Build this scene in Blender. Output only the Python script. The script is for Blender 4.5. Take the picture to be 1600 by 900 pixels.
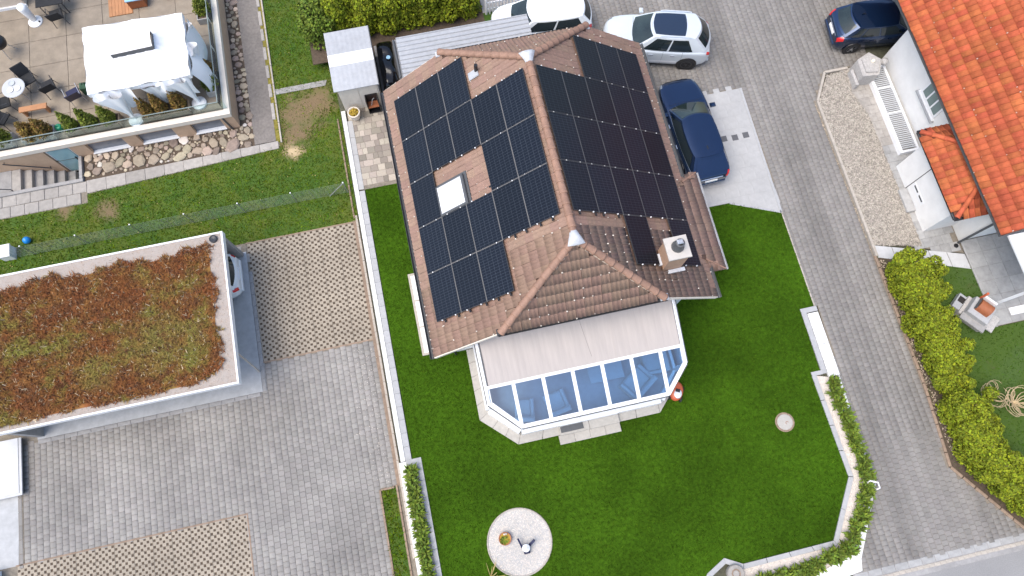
import bpy, math, random
import numpy as np
from mathutils import Matrix, Vector
R = math.radians
random.seed(7)
rng = np.random.default_rng(7)
for o in list(bpy.data.objects):
    bpy.data.objects.remove(o)
SC = bpy.context.scene
COL = SC.collection

# ------------------------------------------------------------ camera, sky, sun, exposure
CAM = (-3.4865, -14.2938, 25.776)
def cam_axes(pit, yaw, rol):
    cp, sp = math.cos(pit), math.sin(pit)
    r = Vector((1, 0, 0)); u = Vector((0, cp, sp)); w = Vector((0, sp, -cp))
    cr, sr = math.cos(rol), math.sin(rol)
    r, u = cr*r+sr*u, -sr*r+cr*u
    Z = Matrix.Rotation(yaw, 3, 'Z')
    return Z@r, Z@u, Z@w
_r, _u, _w = cam_axes(0.2751, -0.2390, 0.0234)
cd = bpy.data.cameras.new('camera')
cd.sensor_width = 36; cd.lens = 1067.1/1600*36; cd.clip_end = 2000; cd.clip_start = 0.5
cam = bpy.data.objects.new('camera', cd); COL.objects.link(cam)
cam.matrix_world = Matrix(((_r.x, _u.x, -_w.x, CAM[0]), (_r.y, _u.y, -_w.y, CAM[1]), (_r.z, _u.z, -_w.z, CAM[2]), (0, 0, 0, 1)))
SC.camera = cam

SUN_EL, SUN_AZ = 65.0, 257.0          # degrees; azimuth of the sun measured from +Y clockwise
wd = bpy.data.worlds.new('World'); SC.world = wd; wd.use_nodes = True
nt = wd.node_tree; bg = nt.nodes['Background']
sky = nt.nodes.new('ShaderNodeTexSky'); sky.sky_type = 'NISHITA'; sky.sun_disc = False
sky.sun_elevation = R(SUN_EL); sky.sun_rotation = R(SUN_AZ); sky.air_density = 1.0; sky.dust_density = 2.2; sky.ozone_density = 1.0
nt.links.new(sky.outputs[0], bg.inputs[0]); bg.inputs[1].default_value = 0.15
sl = bpy.data.lights.new('sun', 'SUN'); sl.energy = 1.5; sl.angle = R(46); sl.color = (1.0, 0.93, 0.82)
so = bpy.data.objects.new('sun', sl); COL.objects.link(so)
so.rotation_euler = (R(90-SUN_EL), 0, R(180-SUN_AZ)); so.location = (-30, -20, 40)
SC.view_settings.view_transform = 'Standard'; SC.view_settings.look = 'None'
SC.view_settings.exposure = 0.97; SC.view_settings.gamma = 1.0
try: SC.view_settings.use_curve_mapping = False
except Exception: pass

# ------------------------------------------------------------ materials
MATS = {}
def mat(name, col, rough=0.75, var=0.15, scale=6.0, isl=0.0, bump=0.0, bscale=60.0, metal=0.0, spec=0.5,
        col2=None, big=0.0, bigscale=0.35, coat=0.0, streak=None, hue=0.0, track=None):
    m = bpy.data.materials.new(name); m.use_nodes = True; MATS[name] = m
    nt = m.node_tree; N = nt.nodes; K = nt.links
    b = N['Principled BSDF']
    b.inputs['Roughness'].default_value = rough; b.inputs['Metallic'].default_value = metal
    b.inputs['Specular IOR Level'].default_value = spec
    if coat: b.inputs['Coat Weight'].default_value = coat; b.inputs['Coat Roughness'].default_value = 0.05
    tc = N.new('ShaderNodeTexCoord'); vec = tc.outputs['Object']
    if streak:
        mp = N.new('ShaderNodeMapping'); mp.inputs['Scale'].default_value = streak; K.new(vec, mp.inputs[0]); vec = mp.outputs[0]
    n = N.new('ShaderNodeTexNoise'); n.inputs['Scale'].default_value = scale; n.inputs['Detail'].default_value = 6; n.inputs['Roughness'].default_value = 0.65
    K.new(vec, n.inputs['Vector'])
    mr = N.new('ShaderNodeMapRange'); mr.inputs[1].default_value = 0.3; mr.inputs[2].default_value = 0.7; K.new(n.outputs[0], mr.inputs[0])
    mx = N.new('ShaderNodeMix'); mx.data_type = 'RGBA'
    c = np.array(col); ca = c*(1-var); cb = np.array(col2) if col2 is not None else c*(1+var)
    mx.inputs[6].default_value = (*ca, 1); mx.inputs[7].default_value = (*cb, 1)
    K.new(mr.outputs[0], mx.inputs[0]); out = mx.outputs[2]
    if isl or big or hue:
        hs = N.new('ShaderNodeHueSaturation'); K.new(out, hs.inputs['Color']); out = hs.outputs[0]
        val = None
        if isl or hue:
            g = N.new('ShaderNodeNewGeometry'); oi = N.new('ShaderNodeObjectInfo')
            a = N.new('ShaderNodeMath'); a.operation = 'ADD'; K.new(g.outputs['Random Per Island'], a.inputs[0]); K.new(oi.outputs['Random'], a.inputs[1])
            f = N.new('ShaderNodeMath'); f.operation = 'FRACT'; K.new(a.outputs[0], f.inputs[0])
            r = N.new('ShaderNodeMapRange'); r.inputs[3].default_value = 1-isl; r.inputs[4].default_value = 1+isl; K.new(f.outputs[0], r.inputs[0]); val = r.outputs[0]
            if hue:
                m7 = N.new('ShaderNodeMath'); m7.operation = 'MULTIPLY'; m7.inputs[1].default_value = 7.31; K.new(f.outputs[0], m7.inputs[0])
                f2 = N.new('ShaderNodeMath'); f2.operation = 'FRACT'; K.new(m7.outputs[0], f2.inputs[0])
                h = N.new('ShaderNodeMapRange'); h.inputs[3].default_value = 0.5-hue; h.inputs[4].default_value = 0.5+hue; K.new(f2.outputs[0], h.inputs[0]); K.new(h.outputs[0], hs.inputs['Hue'])
        if big:
            n2 = N.new('ShaderNodeTexNoise'); n2.inputs['Scale'].default_value = bigscale; n2.inputs['Detail'].default_value = 4; gp_ = N.new('ShaderNodeNewGeometry'); K.new(gp_.outputs['Position'], n2.inputs['Vector'])
            r2 = N.new('ShaderNodeMapRange'); r2.inputs[1].default_value = 0.3; r2.inputs[2].default_value = 0.7
            r2.inputs[3].default_value = 1-big; r2.inputs[4].default_value = 1+big; K.new(n2.outputs[0], r2.inputs[0])
            if val is not None:
                mm = N.new('ShaderNodeMath'); mm.operation = 'MULTIPLY'; K.new(val, mm.inputs[0]); K.new(r2.outputs[0], mm.inputs[1]); val = mm.outputs[0]
            else: val = r2.outputs[0]
            if track:                                   # worn, polished lanes: noise drawn out along the way the cars go
                mt = N.new('ShaderNodeMapping'); mt.inputs['Scale'].default_value = track[:3]; K.new(gp_.outputs['Position'], mt.inputs[0])
                n3 = N.new('ShaderNodeTexNoise'); n3.inputs['Scale'].default_value = 1.0; n3.inputs['Detail'].default_value = 3; K.new(mt.outputs[0], n3.inputs['Vector'])
                r3 = N.new('ShaderNodeMapRange'); r3.inputs[1].default_value = 0.32; r3.inputs[2].default_value = 0.68; r3.inputs[3].default_value = 1-track[3]; r3.inputs[4].default_value = 1+track[3]; K.new(n3.outputs[0], r3.inputs[0])
                m3 = N.new('ShaderNodeMath'); m3.operation = 'MULTIPLY'; K.new(val, m3.inputs[0]); K.new(r3.outputs[0], m3.inputs[1]); val = m3.outputs[0]
        K.new(val, hs.inputs['Value'])
    K.new(out, b.inputs['Base Color'])
    if bump:
        nb = N.new('ShaderNodeTexNoise'); nb.inputs['Scale'].default_value = bscale; nb.inputs['Detail'].default_value = 5; K.new(vec, nb.inputs['Vector'])
        bp = N.new('ShaderNodeBump'); bp.inputs['Strength'].default_value = bump; bp.inputs['Distance'].default_value = 0.02
        K.new(nb.outputs[0], bp.inputs['Height']); K.new(bp.outputs[0], b.inputs['Normal'])
    return m

mat('earth', (0.075, 0.075, 0.05), 0.95, 0.35, 5, bump=0.5)
mat('sand', (0.22, 0.19, 0.15), 0.95, 0.25, 8, bump=0.4)
mat('lawn', (0.038, 0.088, 0.0042), 0.95, 0.35, 7, spec=0.08, big=0.24, bigscale=0.40, bump=0.8, bscale=45)
mat('blade', (0.045, 0.100, 0.0048), 0.95, 0.2, 2, spec=0.08, isl=0.40, big=0.24, bigscale=0.40, hue=0.015)
mat('yardblade', (0.090, 0.150, 0.006), 0.95, 0.25, 2, spec=0.08, isl=0.45, big=0.25, bigscale=0.5, hue=0.035)
mat('paver', (0.248, 0.233, 0.214), 0.85, 0.10, 20, isl=0.10, big=0.16, bigscale=0.30, bump=0.25, bscale=90, hue=0.01, track=(0.5, 0.35, 1, 0.10))
mat('drivepaver', (0.212, 0.198, 0.182), 0.85, 0.10, 20, isl=0.08, big=0.10, bigscale=0.3, bump=0.25, bscale=90, hue=0.01, track=(1.1, 0.07, 1, 0.20))
mat('gridpaver', (0.34, 0.29, 0.225), 0.9, 0.14, 12, isl=0.07, big=0.12, bigscale=0.4, bump=0.3)
mat('patiopaver', (0.33, 0.285, 0.235), 0.85, 0.08, 14, isl=0.42, bump=0.25, hue=0.015)
mat('paleslab', (0.39, 0.385, 0.375), 0.8, 0.08, 5, isl=0.03, big=0.06, bigscale=0.8, bump=0.15)
mat('darkslab', (0.10, 0.10, 0.105), 0.8, 0.1, 10)
mat('slab', (0.34, 0.315, 0.285), 0.85, 0.16, 6, isl=0.10, big=0.08, bump=0.3)
mat('greyslab', (0.33, 0.325, 0.315), 0.8, 0.16, 4, isl=0.13, big=0.08, bump=0.2)
mat('terraceslab', (0.265, 0.22, 0.168), 0.85, 0.16, 3, isl=0.06, big=0.10, bigscale=0.7, bump=0.2)
mat('conserv_slab', (0.40, 0.375, 0.335), 0.85, 0.10, 8, isl=0.05, bump=0.25)
mat('concrete', (0.30, 0.29, 0.28), 0.85, 0.16, 5, big=0.12, bigscale=0.7, bump=0.3)
mat('asphalt', (0.26, 0.255, 0.25), 0.9, 0.14, 30, big=0.08, bump=0.4, bscale=120)
mat('bluegrey', (0.40, 0.405, 0.405), 0.7, 0.12, 4, big=0.10, bigscale=0.8, bump=0.12)
mat('coping', (0.38, 0.38, 0.38), 0.75, 0.10, 8, isl=0.05, bump=0.2)
mat('whitewall', (0.78, 0.77, 0.745), 0.85, 0.05, 2.2, big=0.05, bigscale=0.9, bump=0.15)
mat('gardenwall', (0.70, 0.69, 0.66), 0.85, 0.14, 3.5, isl=0.03, big=0.08, bigscale=1.4, bump=0.2)
mat('capstone', (0.50, 0.465, 0.42), 0.8, 0.08, 5)
mat('whitepaint', (0.80, 0.80, 0.80), 0.45, 0.03, 5)
mat('whiteplastic', (0.78, 0.79, 0.80), 0.35, 0.03, 5)
mat('cream', (0.62, 0.52, 0.42), 0.8, 0.06, 4)
mat('creambeam', (0.74, 0.66, 0.56), 0.75, 0.06, 4)
mat('tan', (0.52, 0.36, 0.24), 0.85, 0.10, 4, bump=0.2)
mat('shedwall', (0.66, 0.60, 0.52), 0.7, 0.10, 3)
mat('brick_brown', (0.258, 0.162, 0.118), 0.7, 0.16, 14, isl=0.075, big=0.08, bigscale=0.6, bump=0.25, hue=0.008)
mat('ridgetile', (0.28, 0.162, 0.112), 0.65, 0.18, 10, isl=0.10, bump=0.25)
mat('orange', (0.41, 0.104, 0.043), 0.8, 0.24, 7, spec=0.2, isl=0.15, big=0.16, bigscale=1.1, bump=0.25, hue=0.008)
mat('deck_brown', (0.10, 0.06, 0.045), 0.9, 0.2, 6)
mat('deck_orange', (0.20, 0.06, 0.03), 0.9, 0.2, 6)
mat('lead', (0.52, 0.53, 0.55), 0.55, 0.12, 8, metal=0.1)
mat('zinc', (0.40, 0.41, 0.425), 0.6, 0.10, 6, metal=0.25, big=0.08)
mat('darkmetal', (0.035, 0.036, 0.04), 0.45, 0.15, 8)
mat('anthracite', (0.075, 0.078, 0.082), 0.5, 0.10, 8)
mat('aluminium', (0.55, 0.55, 0.56), 0.4, 0.06, 8, metal=0.7)
mat('railmetal', (0.20, 0.19, 0.18), 0.5, 0.08, 8, metal=0.3)
mat('fleck', (0.62, 0.56, 0.48), 0.8, 0.15, 8)
mat('mortar', (0.55, 0.44, 0.34), 0.85, 0.2, 8)
mat('chimney', (0.47, 0.30, 0.20), 0.8, 0.12, 8, bump=0.2)
mat('pebble', (0.42, 0.34, 0.25), 0.75, 0.15, 8, isl=0.28, hue=0.02)
mat('palepebble', (0.58, 0.53, 0.47), 0.75, 0.12, 10, isl=0.18, hue=0.02)
mat('gravel', (0.315, 0.285, 0.245), 0.85, 0.15, 10, isl=0.42, hue=0.015)
mat('boulder', (0.30, 0.245, 0.185), 0.8, 0.22, 7, isl=0.38, bump=0.4, hue=0.03)
mat('kerb', (0.42, 0.375, 0.32), 0.85, 0.14, 8, isl=0.06, bump=0.2)
mat('rustkerb', (0.27, 0.195, 0.14), 0.9, 0.22, 6, isl=0.1, bump=0.3)
mat('thuja', (0.180, 0.218, 0.005), 0.9, 0.25, 9, isl=0.48, big=0.14, bigscale=1.6, hue=0.02)
mat('thujadark', (0.066, 0.112, 0.012), 0.7, 0.2, 2, isl=0.5, big=0.15, bigscale=0.8, hue=0.025)
mat('fern', (0.115, 0.170, 0.012), 0.8, 0.2, 2, isl=0.50, hue=0.02)
mat('conif_green', (0.135, 0.165, 0.012), 0.75, 0.2, 3, isl=0.45, hue=0.02)
mat('conif_brown', (0.19, 0.115, 0.020), 0.8, 0.25, 3, isl=0.45, hue=0.025)
mat('bark', (0.16, 0.11, 0.07), 0.9, 0.2, 10)
mat('paletwig', (0.44, 0.34, 0.20), 0.8, 0.2, 6)
mat('straw', (0.50, 0.38, 0.15), 0.8, 0.2, 6, isl=0.2)
mat('moss', (0.20, 0.17, 0.03), 0.95, 0.4, 9, bump=0.4)
mat('soil', (0.09, 0.065, 0.045), 0.95, 0.3, 10, bump=0.4)
mat('wood', (0.24, 0.175, 0.12), 0.8, 0.2, 5, streak=(1, 8, 8), isl=0.08)
mat('deckwood', (0.42, 0.20, 0.09), 0.7, 0.15, 4, isl=0.08)
mat('tent', (0.86, 0.86, 0.86), 0.7, 0.02, 3)
mat('awning', (0.43, 0.385, 0.355), 0.85, 0.05, 3, streak=(6, 0.4, 1), isl=0.02)
mat('black', (0.012, 0.012, 0.014), 0.4, 0.2, 8)
mat('blackfabric', (0.020, 0.021, 0.024), 0.85, 0.25, 12)
mat('blackgloss', (0.006, 0.006, 0.008), 0.10, 0.1, 3)
mat('rubber', (0.016, 0.016, 0.017), 0.8, 0.2, 10)
mat('rim', (0.55, 0.56, 0.58), 0.3, 0.05, 6, metal=0.7)
mat('darkrim', (0.06, 0.06, 0.065), 0.4, 0.1, 6, metal=0.4)
mat('carglass', (0.012, 0.018, 0.019), 0.04, 0.1, 3, spec=0.7)
mat('screenglass', (0.018, 0.028, 0.026), 0.04, 0.45, 1.2, spec=0.7)
mat('paint_blue', (0.008, 0.027, 0.078), 0.26, 0.04, 2, coat=1.0, metal=0.7)
mat('paint_blue2', (0.008, 0.029, 0.084), 0.26, 0.04, 2, coat=1.0, metal=0.7)
mat('paint_silver', (0.64, 0.68, 0.70), 0.30, 0.03, 2, coat=0.8, metal=0.2)
mat('paint_white', (0.76, 0.79, 0.80), 0.30, 0.02, 2, coat=0.8)
mat('sunroof', (0.012, 0.022, 0.045), 0.06, 0.05, 2, coat=1.0)
mat('redlight', (0.55, 0.012, 0.015), 0.2, 0.1, 10, coat=0.6)
mat('headlight', (0.22, 0.24, 0.26), 0.12, 0.1, 20, coat=0.6)
mat('chrome', (0.75, 0.76, 0.78), 0.15, 0.03, 4, metal=0.9)
mat('plate', (0.82, 0.82, 0.80), 0.5, 0.03, 6)
mat('sedum', (0.175, 0.075, 0.022), 0.9, 0.3, 4, isl=0.4)
mat('interior', (0.40, 0.40, 0.41), 0.7, 0.1, 3)
mat('cushion', (0.46, 0.49, 0.50), 0.85, 0.05, 6)
mat('teal', (0.16, 0.38, 0.36), 0.5, 0.08, 5)
mat('lightblue', (0.32, 0.56, 0.76), 0.4, 0.05, 5)
mat('blueplastic', (0.01, 0.22, 0.62), 0.3, 0.05, 5)
mat('greenplastic', (0.01, 0.25, 0.12), 0.3, 0.08, 5)
mat('darkgreen', (0.03, 0.09, 0.045), 0.6, 0.1, 5)
mat('navy', (0.010, 0.012, 0.05), 0.4, 0.1, 5)
mat('redorange', (0.55, 0.12, 0.05), 0.35, 0.08, 5)
mat('terracotta', (0.36, 0.15, 0.07), 0.7, 0.12, 8)
mat('rustbrown', (0.30, 0.095, 0.035), 0.6, 0.15, 6)
mat('ochre', (0.40, 0.27, 0.03), 0.8, 0.3, 14, isl=0.3)
mat('granite', (0.42, 0.40, 0.38), 0.75, 0.22, 16, bump=0.25)
mat('fire', (0.02, 0.017, 0.015), 0.8, 0.2, 8)
mat('lampglass', (0.85, 0.78, 0.62), 0.3, 0.03, 4)
mat('sidepath', (0.185, 0.165, 0.148), 0.9, 0.22, 9, big=0.14, bigscale=0.8, bump=0.4)
mat('pathslab', (0.52, 0.52, 0.52), 0.8, 0.08, 5, isl=0.04)
mat('palemetal', (0.48, 0.49, 0.50), 0.5, 0.05, 4)
mat('gravelbase', (0.20, 0.17, 0.135), 0.95, 0.3, 14, bump=0.5)
mat('tealglass', (0.27, 0.44, 0.47), 0.15, 0.10, 2)
mat('windowgrey', (0.17, 0.18, 0.20), 0.25, 0.06, 2, spec=0.6)
mat('windowgreen', (0.15, 0.21, 0.20), 0.10, 0.10, 2, spec=0.6)

def glassmat(name, tint, gloss=0.12, rough=0.02, ior=1.5):
    m = bpy.data.materials.new(name); m.use_nodes = True; MATS[name] = m
    N = m.node_tree.nodes; K = m.node_tree.links; N.clear()
    o = N.new('ShaderNodeOutputMaterial'); t = N.new('ShaderNodeBsdfTransparent'); t.inputs[0].default_value = (*tint, 1)
    g = N.new('ShaderNodeBsdfGlossy'); g.inputs['Roughness'].default_value = rough; g.inputs[0].default_value = (1, 1, 1, 1)
    lw = N.new('ShaderNodeFresnel'); lw.inputs[0].default_value = ior
    a = N.new('ShaderNodeMath'); a.operation = 'ADD'; a.inputs[1].default_value = gloss; a.use_clamp = True; K.new(lw.outputs[0], a.inputs[0])
    mx = N.new('ShaderNodeMixShader'); K.new(a.outputs[0], mx.inputs[0]); K.new(t.outputs[0], mx.inputs[1]); K.new(g.outputs[0], mx.inputs[2])
    K.new(mx.outputs[0], o.inputs[0])
glassmat('glass_blue', (0.38, 0.64, 0.94), 0.16)
glassmat('glass_clear', (0.88, 0.95, 0.935), 0.015, ior=1.12)
mat('sedumpale', (0.50, 0.40, 0.26), 0.9, 0.2, 4, isl=0.3)
mat('sedumdark', (0.085, 0.032, 0.014), 0.9, 0.2, 4, isl=0.3)
mat('wire', (0.22, 0.27, 0.26), 0.6, 0.1, 4)
glassmat('glass_door', (0.45, 0.68, 0.74), 0.15)

def noise_mix(name, base, cols, rough=0.9, bump=0.6):
    """colour built from several noise layers: cols = [(colour, scale, low, high)]; patches = own colour of the ground"""
    m = bpy.data.materials.new(name); m.use_nodes = True; MATS[name] = m
    N = m.node_tree.nodes; K = m.node_tree.links; b = N['Principled BSDF']; b.inputs['Roughness'].default_value = rough
    tc = N.new('ShaderNodeTexCoord'); cur = None
    for i, (c, sc, lo, hi) in enumerate(cols):
        if isinstance(sc, tuple):                      # a round worn patch: (x, y, radius)
            v = N.new('ShaderNodeVectorMath'); v.operation = 'DISTANCE'; v.inputs[1].default_value = (sc[0], sc[1], sc[3] if len(sc) > 3 else -0.5)
            nz = N.new('ShaderNodeTexNoise'); nz.inputs['Scale'].default_value = 2.2; nz.inputs['Detail'].default_value = 6; K.new(tc.outputs['Object'], nz.inputs['Vector'])
            K.new(tc.outputs['Object'], v.inputs[0])
            ad = N.new('ShaderNodeMath'); ad.operation = 'MULTIPLY_ADD'; ad.inputs[1].default_value = -1.6*sc[2]; K.new(nz.outputs[0], ad.inputs[0]); K.new(v.outputs['Value'], ad.inputs[2])
            mr = N.new('ShaderNodeMapRange'); mr.inputs[1].default_value = -0.55*sc[2]; mr.inputs[2].default_value = 0.3*sc[2]; mr.inputs[3].default_value = hi; mr.inputs[4].default_value = 0; K.new(ad.outputs[0], mr.inputs[0])
        else:
            n = N.new('ShaderNodeTexNoise'); n.inputs['Scale'].default_value = sc; n.inputs['Detail'].default_value = 6; n.inputs['Roughness'].default_value = 0.65
            mp = N.new('ShaderNodeMapping'); mp.inputs['Location'].default_value = (i*13.7, i*5.1, 0); K.new(tc.outputs['Object'], mp.inputs[0]); K.new(mp.outputs[0], n.inputs['Vector'])
            mr = N.new('ShaderNodeMapRange'); mr.inputs[1].default_value = lo; mr.inputs[2].default_value = hi; K.new(n.outputs[0], mr.inputs[0])
        mx = N.new('ShaderNodeMix'); mx.data_type = 'RGBA'; mx.inputs[7].default_value = (*c, 1)
        if cur is None: mx.inputs[6].default_value = (*base, 1)
        else: K.new(cur, mx.inputs[6])
        K.new(mr.outputs[0], mx.inputs[0]); cur = mx.outputs[2]
    K.new(cur, b.inputs['Base Color'])
    if bump:
        nb = N.new('ShaderNodeTexNoise'); nb.inputs['Scale'].default_value = 40; nb.inputs['Detail'].default_value = 5; K.new(tc.outputs['Object'], nb.inputs['Vector'])
        bp = N.new('ShaderNodeBump'); bp.inputs['Strength'].default_value = bump; bp.inputs['Distance'].default_value = 0.03; K.new(nb.outputs[0], bp.inputs['Height']); K.new(bp.outputs[0], b.inputs['Normal'])
PATCHES = [(-8.9, 2.45, 1.35), (-8.0, 3.0, 0.9), (-9.3, 1.5, 0.8), (-9.45, 0.75, 0.5), (-17.3, -0.3, 0.6), (-19.0, 0.05, 0.5)]
noise_mix('yard', (0.060, 0.115, 0.008), [((0.115, 0.125, 0.012), 0.6, 0.42, 0.70), ((0.036, 0.095, 0.006), 1.8, 0.45, 0.7), ((0.14, 0.10, 0.045), 1.1, 0.62, 0.85)] +
          [((0.19, 0.13, 0.07), p, 0, 0.9) for p in PATCHES] + [((0.50, 0.38, 0.22), (-9.45, 0.75, 0.42), 0, 1.0)])
noise_mix('gardenR', (0.050, 0.095, 0.006), [((0.055, 0.10, 0.02), 0.7, 0.45, 0.7), ((0.085, 0.075, 0.035), 1.4, 0.60, 0.80)] + [((0.17, 0.12, 0.075), (14.15, -13.0, 0.5, 0), 0, 0.9), ((0.15, 0.11, 0.07), (14.3, -15.6, 0.5, 0), 0, 0.8)])
noise_mix('sedumtuft', (0.245, 0.082, 0.022), [((0.30, 0.135, 0.034), 1.7, 0.42, 0.62), ((0.15, 0.062, 0.026), 3.5, 0.50, 0.68), ((0.26, 0.25, 0.045), 0.9, 0.50, 0.68), ((0.27, 0.27, 0.06), (-14.6, -7.0, 1.35, 1.95), 0, 0.65), ((0.20, 0.085, 0.028), 2.6, 0.54, 0.66), ((0.30, 0.28, 0.06), (-16.8, -7.7, 0.7, 1.95), 0, 0.6), ((0.30, 0.28, 0.06), (-13.3, -7.0, 0.6, 1.95), 0, 0.6)], bump=0)
noise_mix('roofgravel', (0.38, 0.33, 0.29), [((0.36, 0.29, 0.24), 6.0, 0.45, 0.7), ((0.22, 0.11, 0.05), 14.0, 0.62, 0.72)])

# ------------------------------------------------------------ mesh helpers
class MB:
    def __init__(s): s.v = []; s.f = []; s.m = []
    def add(s, verts, faces, mi=0):
        n = len(s.v); s.v += [tuple(v) for v in verts]; s.f += [tuple(i+n for i in f) for f in faces]; s.m += [mi]*len(faces); return s
    def box(s, x0, x1, y0, y1, z0, z1, mi=0, M=None, bev=0.0):
        if bev:
            b = min(bev, 0.45*(x1-x0), 0.45*(y1-y0), 0.9*(z1-z0))
            v = [(x0, y0, z0), (x1, y0, z0), (x1, y1, z0), (x0, y1, z0), (x0, y0, z1-b), (x1, y0, z1-b), (x1, y1, z1-b), (x0, y1, z1-b),
                 (x0+b, y0+b, z1), (x1-b, y0+b, z1), (x1-b, y1-b, z1), (x0+b, y1-b, z1)]
            f = [(3, 2, 1, 0), (0, 1, 5, 4), (1, 2, 6, 5), (2, 3, 7, 6), (3, 0, 4, 7), (4, 5, 9, 8), (5, 6, 10, 9), (6, 7, 11, 10), (7, 4, 8, 11), (8, 9, 10, 11)]
        else:
            v = [(x0, y0, z0), (x1, y0, z0), (x1, y1, z0), (x0, y1, z0), (x0, y0, z1), (x1, y0, z1), (x1, y1, z1), (x0, y1, z1)]
            f = [(3, 2, 1, 0), (4, 5, 6, 7), (0, 1, 5, 4), (1, 2, 6, 5), (2, 3, 7, 6), (3, 0, 4, 7)]
        if M is not None: v = [M @ Vector(p) for p in v]
        return s.add(v, f, mi)
    def prism(s, poly, z0, z1, mi=0):
        n = len(poly)
        a = sum(poly[i][0]*poly[(i+1) % n][1]-poly[(i+1) % n][0]*poly[i][1] for i in range(n))
        if a < 0: poly = poly[::-1]
        v = [(p[0], p[1], z0) for p in poly]+[(p[0], p[1], z1) for p in poly]
        f = [tuple(range(n-1, -1, -1)), tuple(range(n, 2*n))]+[(i, (i+1) % n, n+(i+1) % n, n+i) for i in range(n)]
        return s.add(v, f, mi)
    def tube(s, pts, r, n=8, mi=0, closed=False):
        pts = [Vector(p) for p in pts]; rs = r if isinstance(r, (list, tuple)) else [r]*len(pts)
        vs = []; fs = []
        for i, p in enumerate(pts):
            d = (pts[min(i+1, len(pts)-1)]-pts[max(i-1, 0)])
            d = d.normalized() if d.length > 1e-9 else Vector((0, 0, 1))
            up = Vector((0, 0, 1)) if abs(d.z) < 0.95 else Vector((1, 0, 0))
            a = d.cross(up).normalized(); b = a.cross(d)
            vs += [p+(a*math.cos(2*math.pi*k/n)+b*math.sin(2*math.pi*k/n))*rs[i] for k in range(n)]
        for i in range(len(pts)-1):
            for k in range(n):
                fs.append((i*n+k, i*n+(k+1) % n, (i+1)*n+(k+1) % n, (i+1)*n+k))
        fs.append(tuple(range(n))); fs.append(tuple(range(len(vs)-1, len(vs)-n-1, -1)))
        return s.add(vs, fs, mi)
    def bar(s, a, b, w, h, mi=0):
        """rectangular bar from a to b, width w (horizontal), height h"""
        a = Vector(a); b = Vector(b); d = (b-a).normalized()
        up = Vector((0, 0, 1)) if abs(d.z) < 0.97 else Vector((0, 1, 0))
        x = d.cross(up).normalized(); y = x.cross(d)
        v = [p+x*sx*w/2+y*sy*h/2 for p in (a, b) for sx, sy in ((-1, -1), (1, -1), (1, 1), (-1, 1))]
        return s.add(v, [(3, 2, 1, 0), (4, 5, 6, 7), (0, 1, 5, 4), (1, 2, 6, 5), (2, 3, 7, 6), (3, 0, 4, 7)], mi)
    def lathe(s, prof, c=(0, 0, 0), n=20, mi=0, M=None):
        vs = []; fs = []; m = len(prof)
        for k in range(n):
            a = 2*math.pi*k/n
            for r, z in prof: vs.append(Vector((r*math.cos(a), r*math.sin(a), z)))
        for k in range(n):
            for j in range(m-1):
                fs.append((k*m+j, ((k+1) % n)*m+j, ((k+1) % n)*m+j+1, k*m+j+1))
        if prof[0][0] > 1e-6: fs.append(tuple(k*m for k in range(n-1, -1, -1)))
        if prof[-1][0] > 1e-6: fs.append(tuple(k*m+m-1 for k in range(n)))
        if M is not None: vs = [M @ v for v in vs]
        c = Vector(c)
        return s.add([v+c for v in vs], fs, mi)
    def quad(s, a, b, c, d, mi=0): return s.add([a, b, c, d], [(0, 1, 2, 3)], mi)
    def grid(s, fn, nu, nv, mi=0):
        v = [fn(i/nu, j/nv) for i in range(nu+1) for j in range(nv+1)]
        f = [(i*(nv+1)+j, (i+1)*(nv+1)+j, (i+1)*(nv+1)+j+1, i*(nv+1)+j+1) for i in range(nu) for j in range(nv)]
        return s.add(v, f, mi)
    def mesh(s, name, mats, smooth=False):
        me = bpy.data.meshes.new(name); me.from_pydata(s.v, [], s.f)
        for m in (mats if isinstance(mats, (list, tuple)) else [mats]): me.materials.append(MATS[m])
        if len(set(s.m)) > 1: me.polygons.foreach_set('material_index', s.m)
        if smooth: me.polygons.foreach_set('use_smooth', [True]*len(s.f))
        me.update(); return me

def npmesh(name, verts, nper, mats, faces=None, matidx=None):
    """big mesh from numpy: verts (n,3), each face nper consecutive verts"""
    me = bpy.data.meshes.new(name); n = len(verts)
    if faces is None: faces = np.arange(n).reshape(-1, nper)
    nf = len(faces)
    me.vertices.add(n); me.vertices.foreach_set('co', np.asarray(verts, np.float32).ravel())
    me.loops.add(nf*faces.shape[1]); me.loops.foreach_set('vertex_index', faces.astype(np.int32).ravel())
    me.polygons.add(nf); me.polygons.foreach_set('loop_start', np.arange(0, nf*faces.shape[1], faces.shape[1], dtype=np.int32))
    for m in (mats if isinstance(mats, (list, tuple)) else [mats]): me.materials.append(MATS[m])
    if matidx is not None: me.polygons.foreach_set('material_index', np.asarray(matidx, np.int32))
    me.update(calc_edges=True); me.validate(); return me

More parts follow.
